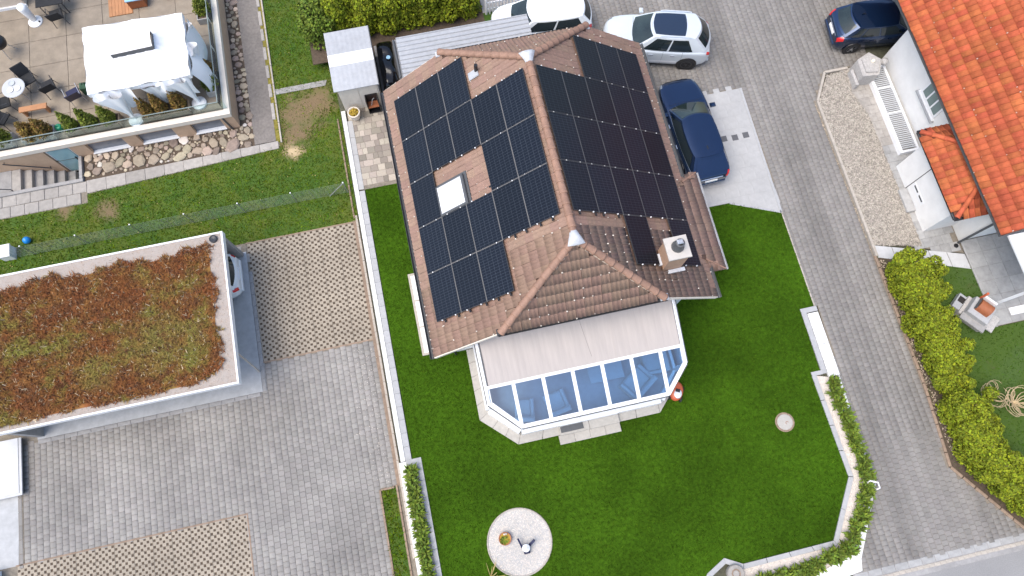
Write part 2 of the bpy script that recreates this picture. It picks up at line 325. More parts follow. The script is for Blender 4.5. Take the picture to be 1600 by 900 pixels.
def tag(o, label=None, cat=None, group=None, kind=None):
    if label: o['label'] = label
    if cat: o['category'] = cat
    if group: o['group'] = group
    if kind: o['kind'] = kind
    return o
WORLD = {}
def link(name, data, parent=None, M=None):
    o = bpy.data.objects.new(name, data); COL.objects.link(o)
    M = M if M is not None else Matrix.Identity(4)
    if parent is not None:
        o.parent = parent; o.matrix_parent_inverse = WORLD[parent.name].inverted()
    o.matrix_basis = M; WORLD[o.name] = M
    return o
def obj(name, mb, mats, parent=None, M=None, smooth=False, **kw):
    return tag(link(name, mb.mesh(name, mats, smooth), parent, M), **kw)
def inst(name, me, parent=None, M=None, **kw): return tag(link(name, me, parent, M), **kw)
def thing(name, label, cat, loc=(0, 0, 0), group=None, rz=0.0):
    """Empty at the base of a thing; its parts are built in world coordinates unless M is given"""
    return tag(link(name, None, None, Matrix.Translation(loc) @ Matrix.Rotation(rz, 4, 'Z')), label, cat, group)
def struct(name, mb, mats, **kw): return obj(name, mb, mats, kind='structure', **kw)
def autosmooth(o, ang=35):
    me = o.data; me.polygons.foreach_set('use_smooth', [True]*len(me.polygons))
    try: me.set_sharp_from_angle(angle=R(ang))
    except Exception: pass
    return o
def inpoly(x, y, poly):
    x = np.asarray(x, float); y = np.asarray(y, float); r = np.zeros(x.shape, bool); j = len(poly)-1
    for i in range(len(poly)):
        xi, yi = poly[i]; xj, yj = poly[j]
        r ^= ((yi > y) != (yj > y)) & (x < (xj-xi)*(y-yi)/((yj-yi) or 1e-12)+xi); j = i
    return r
def campix(x, y, z):
    d = Vector((x, y, z))-Vector(CAM); k = d.dot(_w)
    return d.dot(_r)/k, d.dot(_u)/k, k
def seen(x, y, z):
    a, b, k = campix(x, y, z); return abs(a) < 0.752 and abs(b) < 0.424
# ------------------------------------------------------------ ground
LOT = -0.5
g = MB()
def rect(x0, x1, y0, y1, z): g.quad((x0, y0, z), (x1, y0, z), (x1, y1, z), (x0, y1, z))
GR, GL = -0.07, -0.57
WX0, WX1, WY0, WY1 = -21.75, -18.15, 1.22, 2.40          # open stair well beside the terrace house
rect(-7.2, 400, -400, 400, GR)
rect(-400, -7.2, -400, WY0, GL); rect(-400, -7.2, WY1, 400, GL); rect(-400, WX0, WY0, WY1, GL); rect(WX1, -7.2, WY0, WY1, GL)
g.quad((-7.2, 400, GL), (-7.2, -400, GL), (-7.2, -400, GR), (-7.2, 400, GR))
struct('ground', g, 'earth')

def sheet(name, poly, z, mats, thick=0.05): return struct(name, MB().prism(poly, z-thick, z), mats)

# lawns
LAWN = [(-6.72, -1.88), (4.5, -1.88), (4.5, -5.6), (7.66, -5.62), (9.60, -6.45), (9.60, -10.45), (9.02, -10.45), (8.97, -13.05), (8.59, -13.05),
        (8.68, -16.83), (7.40, -18.78), (4.02, -18.82), (3.42, -18.50), (2.70, -18.86), (2.3, -19.3), (2.3, -24), (-6.4, -24), (-6.4, -12.8), (-6.72, -12.8)]
sheet('lawn', LAWN, 0.012, 'lawn')
YARD = [(-26, -2.93), (-26, 0.20), (-18.05, 0.20), (-18.05, 0.62), (-10.0, 1.02), (-9.88, 12), (-7.2, 12), (-7.2, -2.93)]
sheet('yard_lawn', YARD, LOT, 'yard')
GARD = [(12.75, -9.05), (16.25, -10.25), (16.33, -12.76), (30, -12.7), (30, -21), (14.5, -20.05), (12.6, -17.3), (12.75, -9.05)][:-1]
sheet('garden_lawn', GARD, -0.01, 'gardenR')

def blades(name, poly, n, z, m, excl=(), h=0.05, w=0.012, label='', only=None):
    xs = [p[0] for p in poly]; ys = [p[1] for p in poly]
    x = rng.uniform(min(xs), max(xs), n*2); y = rng.uniform(min(ys), max(ys), n*2); k = inpoly(x, y, poly)
    for e in excl: k &= ~inpoly(x, y, e)
    if only is not None: k &= only(x, y)
    x = x[k][:n]; y = y[k][:n]; n = len(x)
    a = rng.uniform(0, 2*np.pi, n); hh = h*rng.uniform(0.5, 1.4, n); ww = w*rng.uniform(0.7, 1.5, n); ln = rng.normal(0, 0.7, (n, 2))*hh[:, None]
    V = np.zeros((n, 3, 3)); dx = np.cos(a)*ww; dy = np.sin(a)*ww
    V[:, 0] = np.stack([x-dx, y-dy, np.full(n, z)], 1); V[:, 1] = np.stack([x+dx, y+dy, np.full(n, z)], 1); V[:, 2] = np.stack([x+ln[:, 0], y+ln[:, 1], z+hh], 1)
    return inst(name, npmesh(name, V.reshape(-1, 3), 3, m), label=label, cat='grass', kind='stuff')
HOUSEBOX = [(-4.4, -1.0), (4.4, -1.0), (4.4, -9.3), (-4.4, -9.3)]
CONS = [(-4.05, -9.2), (-4.05, -12.0), (-2.8, -13.15), (-1.3, -13.15), (-1.3, -13.5), (1.05, -13.5), (1.05, -13.15), (2.6, -13.15), (3.7, -12.0), (3.7, -9.2)]
CIRC = [(-3.51+1.16*math.cos(t*0.2618), -16.43+1.16*math.sin(t*0.2618)) for t in range(24)]
blades('lawn_grass', [(p[0], max(p[1], -21)) for p in LAWN], 90000, 0.012, 'blade', (HOUSEBOX, CONS, CIRC), label='short dark green grass of the mown lawn around the house')
def notworn(x, y):
    k = np.ones(x.shape, bool)
    for px, py, r in PATCHES: k &= ((x-px)**2+(y-py)**2 > (0.55*r)**2) | (rng.random(x.shape) < 0.2)
    return k
blades('yard_grass', YARD, 60000, LOT, 'yardblade', h=0.07, w=0.014, label='patchy yellowish grass of the neighbouring yard on the left', only=notworn)
blades('garden_grass', GARD, 26000, -0.01, 'blade', h=0.06, label='grass behind the hedge in the garden on the right')

def litter(name, poly, n, z, m, label, size=.02):
    xs = [p[0] for p in poly]; ys = [p[1] for p in poly]; x = rng.uniform(min(xs), max(xs), n*2); y = rng.uniform(min(ys), max(ys), n*2); k = inpoly(x, y, poly); V, F = chips(x[k][:n], y[k][:n], z, size)
    return inst(name, npmesh(name, V, 3, m, F), label=label, cat='fallen leaves', kind='stuff')
def chips(x, y, z, size, ar=1.0):
    n = len(x); th = rng.uniform(0, 2*np.pi, n); s = size*rng.uniform(0.5, 1.3, n)
    V = np.zeros((n, 5, 3))
    for k in range(4):
        ang = th+k*np.pi/2+rng.normal(0, 0.25, n); rr = s*(1.0 if k % 2 else rng.uniform(0.45, 0.9))
        V[:, k] = np.stack([x+np.cos(ang)*rr, y+np.sin(ang)*rr, z+np.zeros(n)], 1)
    V[:, 4] = np.stack([x, y, z+s*rng.uniform(0.35, 0.8, n)], 1)
    base = np.arange(n)[:, None]*5
    F = np.concatenate([base+np.array([[k, (k+1) % 4, 4]]) for k in range(4)])
    return V.reshape(-1, 3), F
litter('fallen_leaves', YARD, 420, LOT+.03, 'straw', 'scattered pale yellow leaves on the left yard grass')
# ------------------------------------------------------------ paving
def paver_mesh(name, lx, ly, m, t=0.05, bev=0.012, gap=0.006, irr=0):
    return MB().box(-lx/2+gap/2, lx/2-gap/2, -ly/2+gap/2, ly/2-gap/2, -t, 0, bev=bev).mesh(name, m)
def pave(parent, name, poly, lx, ly, z, m, x0, y0, stagger='x', excl=(), cap=300, jit=0.004, near=None, gap=0.006, bev=0.012, label_stuff=None, rot=0.0):
    """running-bond pavers over a polygon; the largest-showing 'cap' are single objects, the rest one part"""
    xs = [p[0] for p in poly]; ys = [p[1] for p in poly]; L = []
    if stagger == 'y':
        nx = int((max(xs)-min(xs))/lx)+3; ny = int((max(ys)-min(ys))/ly)+3
        for i in range(-1, nx):
            for j in range(-1, ny): L.append((min(xs)+(i+0.5)*lx+x0, min(ys)+(j+0.5+0.5*(i % 2))*ly+y0))
    else:
        nx = int((max(xs)-min(xs))/lx)+3; ny = int((max(ys)-min(ys))/ly)+3
        for j in range(-1, ny):
            for i in range(-1, nx): L.append((min(xs)+(i+0.5+0.5*(j % 2))*lx+x0, min(ys)+(j+0.5)*ly+y0))
    A = np.array(L); k = inpoly(A[:, 0], A[:, 1], poly)
    for e in excl: k &= ~inpoly(A[:, 0], A[:, 1], e)
    A = A[k]
    vis = np.array([seen(x, y, z) for x, y in A]) if len(A) else np.zeros(0, bool)
    key = np.where(vis, [-campix(x, y, z)[2] for x, y in A], -1e9)
    if near is not None: key = np.where(vis, [-((x-near[0])**2+(y-near[1])**2) for x, y in A], -1e9)
    order = np.argsort(-key); single = set(order[:cap].tolist())
    me = paver_mesh(name, lx, ly, m, gap=gap, bev=bev)
    base = np.array([v.co for v in me.vertices]); F = [tuple(p.vertices) for p in me.polygons]
    Vs = []; Q = np.array(F); Fs = []; n = 0
    for i, (x, y) in enumerate(A):
        dz = random.uniform(-jit, jit); rz = random.gauss(0, 0.008)+rot
        if i in single:
            inst(name, me, parent, Matrix.Translation((x, y, z+dz)) @ Matrix.Rotation(rz, 4, 'Z'))
        else:
            c, s = math.cos(rz), math.sin(rz)
            b = base.copy(); b[:, 0], b[:, 1] = base[:, 0]*c-base[:, 1]*s+x, base[:, 0]*s+base[:, 1]*c+y; b[:, 2] += z+dz
            Vs.append(b); Fs.append(Q+n); n += len(base)
    if Vs: tag(inst(name+'_field', npmesh(name+'_field', np.concatenate(Vs), 4, m, np.concatenate(Fs)), parent), kind='stuff')
    return len(A)

# driveway of the right half, with the lot to the north
DRIVE = [(1.3, 8.6), (1.3, 2.2), (5.0, 1.6), (5.0, -0.60), (9.72, -0.60), (9.62, -6.45), (9.60, -10.42), (9.75, -10.45), (9.6, -13.3), (9.4, -17.2), (8.6, -18.6), (7.85, -20.0),
         (14.3, -20.0), (14.2, -19.9), (12.42, -17.3), (12.62, -14.2), (12.64, -2.0), (13.42, -0.62), (15.6, -0.62), (15.6, 0.3), (22, 0.3), (22, 8.6)]
PALE = [(5.0, -0.62), (9.70, -0.62), (9.60, -6.42), (7.66, -5.60), (5.0, -5.58)]
dr = sheet('driveway', DRIVE, -0.016, 'sand', 0.04)
pave(dr, 'paver', DRIVE, 0.235, 0.185, 0.0, 'drivepaver', 0, 0, 'y', near=(11.5, -18.0))
# pale parking slabs with toothed north edge and three dark stones
pp = sheet('parking_slabs', PALE, 0.003, 'paleslab', 0.04)
DK = [(8.30, -2.78), (8.77, -2.82), (9.25, -2.80)]
me1 = MB().box(-0.298, 0.299, -0.299, 0.299, -0.04, 0, bev=0.003).mesh('slab', 'paleslab')
me2 = MB().box(-0.13, 0.13, -0.13, 0.13, -0.04, 0, bev=0.006).mesh('slab', 'darkslab')
for j in range(10):
    for i in range(9):
        x = 9.40-i*0.6-(0.3 if j % 2 else 0); y = -0.92-j*0.6
        if inpoly([x+0.2], [y-0.2], PALE)[0] and inpoly([x-0.2], [y+0.2], PALE)[0]: inst('slab', me1, pp, Matrix.Translation((x, y, 0.008+random.uniform(-.001, .001))))
for x, y in DK: inst('dark_slab', me2, pp, Matrix.Translation((x, y, 0.014)))
me3 = MB().box(-0.13, 0.13, -0.10, 0.10, -0.04, 0, bev=0.006).mesh('slab', 'paleslab')
for i in range(4): inst('slab', me3, pp, Matrix.Translation((9.2-i*0.55, -0.53, 0.010)))
b = MB()
for (xa, ya), (xb, yb) in zip(PALE[1:3], PALE[2:4]): b.bar((xa, ya, 0.0), (xb, yb, 0.0), 0.10, 0.05)
struct('parking_edging', b, 'coping')
de = MB()
for k in range(4): de.box(9.585, 9.635, -7.45-k*1.0+.004, -6.45-k*1.0, -.05, .022)
struct('lawn_edging', de, 'kerb')

# street at the bottom right, with its row of kerb setts
sheet('street', [(-30, -20.55), (60, -20.55), (60, -26), (-30, -26)], -0.03, 'asphalt')
gs = sheet('street_kerb', [(7.7, -20.55), (24, -20.55), (24, -20.0), (7.7, -20.0)], -0.012, 'concrete', 0.04)
me4 = MB().box(-0.105, 0.105, -0.06, 0.06, -0.04, 0, bev=0.012).mesh('sett', 'kerb')
me5 = MB().box(-0.24, 0.24, -0.11, 0.11, -0.04, 0, bev=0.012).mesh('sett', 'greyslab')
for i in range(32): inst('sett', me4, gs, Matrix.Translation((7.9+i*0.22, -20.32+random.uniform(-.006, .006), 0.004)))
for i in range(14): inst('sett', me5, gs, Matrix.Translation((8.0+i*0.5, -20.12, 0.002)))

# left parking lot
LOTP = [(-20.95, -9.15), (-7.5, -9.15), (-7.5, -13.6), (-8.1, -13.6), (-8.15, -22), (-20.95, -22)]
LOT2 = [(-11.9, -7.98), (-7.5, -7.98), (-7.5, -9.16), (-11.9, -9.16)]
G1 = [(-11.86, -2.98), (-7.48, -2.98), (-7.48, -7.94), (-11.86, -7.94)]
G2 = [(-21.2, -13.42), (-13.03, -13.42), (-13.03, -18.4), (-21.2, -18.4)]
LP = [(-26, -2.93), (-7.2, -2.93), (-7.2, -22), (-26, -22)]
lot = sheet('parking_lot', LP, LOT-0.02, 'sand', 0.04)
ALL = [(-20.95, -9.15), (-11.9, -9.15), (-11.9, -7.98), (-7.5, -7.98), (-7.5, -13.6), (-8.1, -13.6), (-8.15, -19), (-12.98, -19), (-12.98, -13.40), (-20.95, -13.40)]
pave(lot, 'paver', ALL, 0.225, 0.205, LOT, 'paver', 0, 0, 'y', near=(-10.5, -13.5))
# openwork grid slabs: every slab a piece, real holes over dark soil
def grid_slab(nx=6, ny=4, p=0.112, s=0.78, t=0.07):
    m = MB(); hx, hy = nx*p/2, ny*p/2; q = p*(1-s)/2
    for i in range(nx):
        for j in range(ny):
            x0 = -hx+i*p; y0 = -hy+j*p; x1 = x0+p; y1 = y0+p
            if i == 0: x0 += 0.004
            if i == nx-1: x1 -= 0.004
            if j == 0: y0 += 0.004
            if j == ny-1: y1 -= 0.004
            if (i+j) % 2: m.quad((x0, y0, 0), (x1, y0, 0), (x1, y1, 0), (x0, y1, 0))
            else:
                a, b_, c, d = -hx+i*p+q, -hx+(i+1)*p-q, -hy+j*p+q, -hy+(j+1)*p-q
                o = [(x0, y0, 0), (x1, y0, 0), (x1, y1, 0), (x0, y1, 0)]; h = [(a, c, 0), (b_, c, 0), (b_, d, 0), (a, d, 0)]; l = [(u, v, -t) for u, v, _ in h]
                m.add(o+h+l, [(0, 1, 5, 4), (1, 2, 6, 5), (2, 3, 7, 6), (3, 0, 4, 7), (5, 9, 8, 4)[:0] or (4, 5, 9, 8), (5, 6, 10, 9), (6, 7, 11, 10), (7, 4, 8, 11)])
    return m.mesh('grid_slab', 'gridpaver')
gme = grid_slab(); SX, SY = 6*0.112, 4*0.112
for nm, G in (('grid_parking_bay', G1), ('grid_parking_strip', G2)):
    gp = struct(nm, MB().prism(G, LOT-0.05, LOT-0.016), 'soil')
    x0 = min(p[0] for p in G); x1 = max(p[0] for p in G); y0 = min(p[1] for p in G); y1 = max(p[1] for p in G)
    nx = int((x1-x0)/SX); ny = int((y1-y0)/SY); sx = (x1-x0)/nx/SX; sy = (y1-y0)/ny/SY
    for i in range(nx):
        for j in range(ny):
            c = (x0+(i+0.5)*SX*sx, y1-(j+0.5)*SY*sy, LOT+random.uniform(-0.003, 0.003))
            if not seen(*c) and not seen(c[0], c[1]+0.6, c[2]): continue
            inst('grid_slab', gme, gp, Matrix.Translation(c) @ Matrix.Rotation(random.gauss(0, 0.004), 4, 'Z') @ Matrix.Diagonal((sx*0.995, sy*0.995, 1, 1)))
    e = MB()
    e.box(x0-0.05, x1+0.05, y1, y1+0.05, LOT-0.05, LOT+0.01); e.box(x0-0.05, x1+0.05, y0-0.05, y0, LOT-0.05, LOT+0.01); e.box(x1, x1+0.05, y0, y1, LOT-0.05, LOT+0.01)
    obj('edge_strip', e, 'rustkerb', gp)
# loose slabs by the carport's north corner
nb = struct('corner_slabs', MB().prism([(-12.6, -3.75), (-11.9, -3.75), (-11.9, -2.95), (-12.6, -2.95)], LOT-0.03, LOT-0.01), 'sand')
me = MB().box(-0.2, 0.2, -0.18, 0.18, -0.05, 0, bev=0.012).mesh('slab', 'slab')
for x, y in ((-12.3, -3.2), (-12.38, -3.6), (-12.0, -3.58)): inst('slab', me, nb, Matrix.Translation((x, y, LOT+0.006)) @ Matrix.Rotation(random.gauss(0, .04), 4, 'Z'))
# darker border courses of the lot and rusty kerb along the boundary wall
kb = struct('lot_kerb', MB().box(-7.50, -7.28, -13.6, -2.9, LOT-0.04, LOT+0.012), 'rustkerb')
me = MB().box(-0.045, 0.045, -0.245, 0.245, -0.06, 0.03, bev=0.01).mesh('kerb_stone', 'kerb')
for j in range(27): inst('kerb_stone', me, kb, Matrix.Translation((-7.33+random.uniform(-.004, .004), -2.95-j*0.5, LOT+0.02)))
me = MB().box(-0.035, 0.035, -0.245, 0.245, -0.06, 0.03, bev=0.01).mesh('kerb_stone', 'rustkerb')
for j in range(18): inst('kerb_stone', me, kb, Matrix.Translation((-7.42, 1.6-j*0.26*2+0.0, LOT+0.01)) if j < 9 else Matrix.Translation((-7.52, -13.8-(j-9)*0.5, LOT+0.02)))
# weedy strip beside the planter at the bottom
ws = sheet('weed_strip', [(-8.12, -13.62), (-7.55, -13.62), (-7.55, -22), (-8.2, -22)], LOT+0.01, 'yard', 0.04)
for j in range(13):
    inst('kerb_stone', me, ws, Matrix.Translation((-8.14, -13.85-j*0.5, LOT+0.03)))
inst('kerb_stone', me, ws, Matrix.Translation((-7.85, -13.62, LOT+0.03)) @ Matrix.Rotation(R(90), 4, 'Z'))
blades('weeds', [(-8.08, -13.65), (-7.6, -13.65), (-7.6, -19), (-8.15, -19)], 1300, LOT+0.01, 'yardblade', h=0.10, w=0.02, label='rough weeds in the narrow strip left of the lower planter')

V, F = chips(-7.9+rng.normal(0, .35, 260), rng.uniform(-13.4, -8.2, 260), LOT+.004, .018); tag(inst('leaf_litter', npmesh('leaf_litter', V, 3, 'fleck', F), lot), kind='stuff')
# patio of mixed pavers between shed and house
PAT = [(-6.93, 1.95), (-4.4, 1.95), (-4.4, -1.86), (-6.93, -1.86)]
pt = sheet('patio', PAT, -0.012, 'sand', 0.05)
meA = {}
def pm(lx, ly):
    if (lx, ly) not in meA: meA[(lx, ly)] = MB().box(-lx/2+.004, lx/2-.004, -ly/2+.004, ly/2-.004, -0.04, 0, bev=0.006).mesh('paver', 'patiopaver')
    return meA[(lx, ly)]
y = 1.8; j = 0
while y > -1.84:
    x = -6.9; off = random.choice((0.15, 0.3, 0.45)); first = True
    while x < -4.45:
        lx = off if first else random.choice((0.2, 0.3, 0.3, 0.4)); first = False
        inst('paver', pm(round(lx, 2), 0.28), pt, Matrix.Translation((x+lx/2, y-0.0, 0.004+random.uniform(-.002, .002)))); x += lx
    y -= 0.28; j += 1

# round gravel seat and small garden pieces
ct = struct('round_patio', MB().lathe([(1.12, -0.03), (1.12, 0.02), (0.0, 0.024)], (-3.51, -16.43, 0), 48), 'paleslab')
obj('rim', MB().lathe([(1.115, 0.0), (1.115, 0.045), (1.145, 0.05), (1.165, 0.03), (1.165, -0.02)], (-3.51, -16.43, 0), 48), 'kerb', ct)
n = 9000; a = rng.uniform(0, 2*np.pi, n); r = 1.10*np.sqrt(rng.random(n))
V, F = chips(-3.51+r*np.cos(a), -16.43+r*np.sin(a), 0.018, 0.022)
tag(inst('chippings', npmesh('chippings', V, 3, 'palepebble', F), ct), kind='stuff')
# ------------------------------------------------------------ roof tiles
def tile_mesh(name, w, expo, m, rolls=2, amp=0.013, lip=0.020, n=4):
    """pan tile: local x across, y down the slope, z out of the roof; curved troughs and a raised lower lip"""
    nu = n*rolls; L = expo*1.12; vs = []; fs = []
    for j, (yy, zz) in enumerate(((0, 0.0), (L, lip), (L, lip-0.030))):
        for i in range(nu+1):
            u = i/nu; c_ = math.cos(2*math.pi*rolls*u); c_ = c_ if rolls > 1 else 2*max(0, c_)**3-.5; vs.append(((u-0.5)*w*0.985, yy, zz+amp*c_*(1 if j < 2 else 0.6)))
    for j in range(2):
        for i in range(nu): a = j*(nu+1)+i; fs.append((a, a+nu+1, a+nu+2, a+1))
    me = MB().add(vs, fs).mesh(name, m)
    me.polygons.foreach_set('use_smooth', [k < nu for k in range(2*nu)]); me.update()
    return me
def plane_matrix(o, u, v):
    u = Vector(u).normalized(); v = Vector(v).normalized(); w = u.cross(v)
    if w.z < 0: u = -u; w = u.cross(v)
    return Matrix(((u.x, v.x, w.x, o[0]), (u.y, v.y, w.y, o[1]), (u.z, v.z, w.z, o[2]), (0, 0, 0, 1)))
def lay_tiles(parent, me, faces, cap, keyf, name='tile', w=0.3, expo=0.34, fleck=None, hidden=lambda p: False):
    """faces: list of (matrix, poly in (across, down)); the tiles showing largest become single objects"""
    P = []
    for M, poly in faces:
        us = [p[0] for p in poly]; vv = [p[1] for p in poly]
        nu = int((max(us)-min(us))/w)+2; nv = max(1, round((max(vv)-min(vv))/expo)); ex_ = (max(vv)-min(vv))/nv
        for j in range(nv):
            for i in range(-1, nu):
                u = min(us)+(i+0.5)*w; v = min(vv)+j*ex_
                if inpoly([u], [v+ex_*0.5], poly)[0]: P.append(M @ Matrix.Translation((u, v, 0)))
    sc = []
    for k, M in enumerate(P):
        c = M @ Vector((0, expo/2, 0)); sc.append((keyf(c), k))
    sc.sort(reverse=True); single = {k for s, k in sc[:cap] if s > -1e8}
    base = np.array([v.co for v in me.vertices]); F = np.array([tuple(p.vertices) for p in me.polygons]); Vs = []; Fs = []; n = 0; fl = []
    for k, M in enumerate(P):
        J = M @ Matrix.Translation((random.gauss(0, .003), random.gauss(0, .004), random.uniform(0, .004))) @ Matrix.Rotation(random.gauss(0, .006), 4, 'Z')
        if k in single: inst(name, me, parent, J)
        else:
            A = np.array(J); Vs.append(base @ A[:3, :3].T+A[:3, 3]); Fs.append(F+n); n += len(base)
        if fleck and random.random() < fleck: fl.append(J @ Vector((0.5*w*random.choice((-1, 1))+random.gauss(0, .01), expo*1.05+random.gauss(0, .012), 0.035)))
    if Vs:
        o = tag(inst(name+'_field', npmesh(name+'_field', np.concatenate(Vs), 4, me.materials[0].name, np.concatenate(Fs)), parent), kind='stuff')
        autosmooth(o, 50)
    if fl:
        m = MB()
        for p in fl:
            s = random.uniform(.010, .024); m.box(p.x-s, p.x+s, p.y-s*0.8, p.y+s*0.8, p.z-.02, p.z+.015)
        tag(obj('flecks', m, 'fleck', parent), kind='stuff')
def ridge_line(parent, a, b, m='ridgetile', r=0.135, step=0.37, name='ridge_tile'):
    """overlapping half-round ridge tiles from a down to b"""
    a = Vector(a); b = Vector(b); d = b-a; L = d.length; d.normalize(); n = max(1, round(L/step)); st = L/n
    x = d.cross(Vector((0, 0, 1))).normalized(); z = x.cross(d)
    vs = []; fs = []; K = 8
    for j, (t, rr) in enumerate(((0, r*0.84), (st*0.2, r*0.86), (st*0.92, r*0.95), (st*0.95, r*1.0), (st*1.06, r*1.02), (st*1.06, r*0.78))):
        for k in range(K+1):
            an = math.pi*(-0.08+1.16*k/K); vs.append((rr*math.cos(an), t, rr*math.sin(an)*0.85))
    for j in range(5):
        for k in range(K): q = j*(K+1)+k; fs.append((q, q+1, q+K+2, q+K+1))
    me = MB().add(vs, fs).mesh(name, m, True)
    for i in range(n):
        p = a+d*(i*st)
        M = Matrix(((x.x, d.x, z.x, p.x), (x.y, d.y, z.y, p.y), (x.z, d.z, z.z, p.z), (0, 0, 0, 1)))
        inst(name, me, parent, M @ Matrix.Rotation(random.gauss(0, .012), 4, 'Z'))

# ------------------------------------------------------------ the main house
TA = math.tan(R(36.31)); CA = math.cos(R(36.31)); SA = math.sin(R(36.31))
RZ = 6.355                               # ridge height of the tile plane
YN, YS = 0.72, -9.78                     # verges
RN, RS = -1.42, -7.86                    # ends of the ridge
EX, HX = 5.03, 2.72                      # eaves, ends of the hips
def rz(x): return RZ-TA*abs(x)
house = thing('house', 'brown-tiled house with half-hipped roof covered in dark solar panels', 'house', (0, -4.5, 0))
w = MB().prism([(-4.35, -9.25), (4.35, -9.25), (4.35, 0.2), (-4.35, 0.2)], -0.05, 3.05)
for yy, s in ((-9.25, 1), (0.2, -1)):
    t = yy+s*0.3
    pr = [(-4.35, 3.05), (4.35, 3.05), (2.6, rz(2.6)-0.25), (-2.6, rz(2.6)-0.25)]
    w.add([(x, yy, z) for x, z in pr]+[(x, t, z) for x, z in pr], [(0, 1, 2, 3), (7, 6, 5, 4), (0, 4, 5, 1), (1, 5, 6, 2), (2, 6, 7, 3), (3, 7, 4, 0)])
obj('wall', w, 'whitewall', house)
# roof deck, a closed shell under the tiles
d = MB(); th = 0.16
top = {'R1': (0, RS, RZ), 'R2': (0, RN, RZ)}
def hv(x, y, z, o=-0.03): return (x, y, z+o)
for o in (-0.035, -0.035-th):
    S = [hv(-EX, YS, rz(EX), o), hv(-HX, YS, rz(HX), o), hv(0, RS, RZ, o), hv(0, RN, RZ, o), hv(-HX, YN, rz(HX), o), hv(-EX, YN, rz(EX), o)]
    T = [(-x, y, z) for x, y, z in S]
    d.add(S, [tuple(range(6))]); d.add(T, [tuple(range(6))]); d.add([S[1], T[1], S[2]], [(0, 1, 2)]); d.add([S[4], T[4], S[3]], [(0, 1, 2)])
def rim(a, b): d.quad((*a[:2], a[2]-0.035), (*b[:2], b[2]-0.035), (*b[:2], b[2]-0.035-th), (*a[:2], a[2]-0.035-th))
for s in (-1, 1):
    rim((s*EX, YS, rz(EX)), (s*EX, YN, rz(EX))); rim((s*EX, YS, rz(EX)), (s*HX, YS, rz(HX))); rim((s*EX, YN, rz(EX)), (s*HX, YN, rz(HX)))
rim((-HX, YS, rz(HX)), (HX, YS, rz(HX))); rim((-HX, YN, rz(HX)), (HX, YN, rz(HX)))
roof = obj('roof', d, 'deck_brown', house)
tme = tile_mesh('tile', 0.30, 0.335, 'brick_brown')
SL = EX/CA
faces = []
for s in (-1, 1):
    M = plane_matrix((0, 0, RZ), (0, 1, 0), (s, 0, -TA)); fl = 1 if (M.col[0].y > 0) else -1
    poly = [(fl*y, v) for y, v in ((RS, 0.02), (RN, 0.02), (YN, HX/CA), (YN, SL), (YS, SL), (YS, HX/CA))]
    faces.append((M, poly))
for yv, yr, sg in ((YS, RS, -1), (YN, RN, 1)):
    D = Vector((0, yv-yr, rz(HX)-RZ)); L = D.length+0.06
    M = plane_matrix((0, yr, RZ), (1, 0, 0), D); fl = 1 if M.col[0].x > 0 else -1
    faces.append((M, [(0, 0.0), (fl*(HX+.05), L), (-fl*(HX+.05), L)]))
def ktile(c):
    if not seen(*c): return -1e9
    a, b, k = campix(*c); e = 0
    if c.y < -7.5: e += 6
    if -4.4 < c.x < -1.3 and -7.0 < c.y < -0.5 and not (c.x > -3.7 and -6.3 < c.y < -3.5): e -= 8
    if 0.5 < c.x < 4.6 and c.y > -7.2: e -= 8
    return -k+e
lay_tiles(roof, tme, faces, 300, ktile, w=0.30, expo=0.335, fleck=0.30)
R1, R2 = (0, RS, RZ+.03), (0, RN, RZ+.03)
ridge_line(roof, R2, R1)
for sx in (-1, 1):
    ridge_line(roof, R1, (sx*HX, YS-.02, rz(HX)+.05)); ridge_line(roof, R2, (sx*HX, YN+.02, rz(HX)+.05))
# lead caps where ridge and hips meet, mortar along the front hips
for (x, y, z), s in ((R1, -1), (R2, 1)):
    m = MB(); pr = []
    for k in range(10):
        a = 2*math.pi*k/10; dirs = [(0, -s), (0.77, s*0.62), (-0.77, s*0.62)]
        e = max(math.cos(a)*dx+math.sin(a)*dy for dx, dy in dirs); rr = 0.19+0.16*max(0, e-0.75)/0.25
        pr.append((rr*math.cos(a), rr*math.sin(a)))
    m.add([(x+px, y+py, z+0.085-0.32*math.hypot(px, py)) for px, py in pr]+[(x+px*.6, y+py*.6, z+0.165) for px, py in pr]+[(x, y, z+.185)],
          [(k, (k+1) % 10, 10+(k+1) % 10, 10+k) for k in range(10)]+[(10+k, 10+(k+1) % 10, 20) for k in range(10)])
    obj('ridge_cap', m, 'lead', roof, smooth=True)
m = MB()
for sx in (-1, 1):
    a = Vector(R1); b_ = Vector((sx*HX, YS, rz(HX)+.05)); n = 22
    for k in range(n):
        if random.random() < (0.45 if sx < 0 else 0.95):
            p = a.lerp(b_, (k+.1)/n); q = a.lerp(b_, (k+.1+random.uniform(.5, .9))/n); off = Vector((-sx*0.115, -0.06, -0.005)); m.bar(p+off, q+off, random.uniform(.015, .045), .05)
tag(obj('mortar', m, 'mortar', roof), kind='stuff')
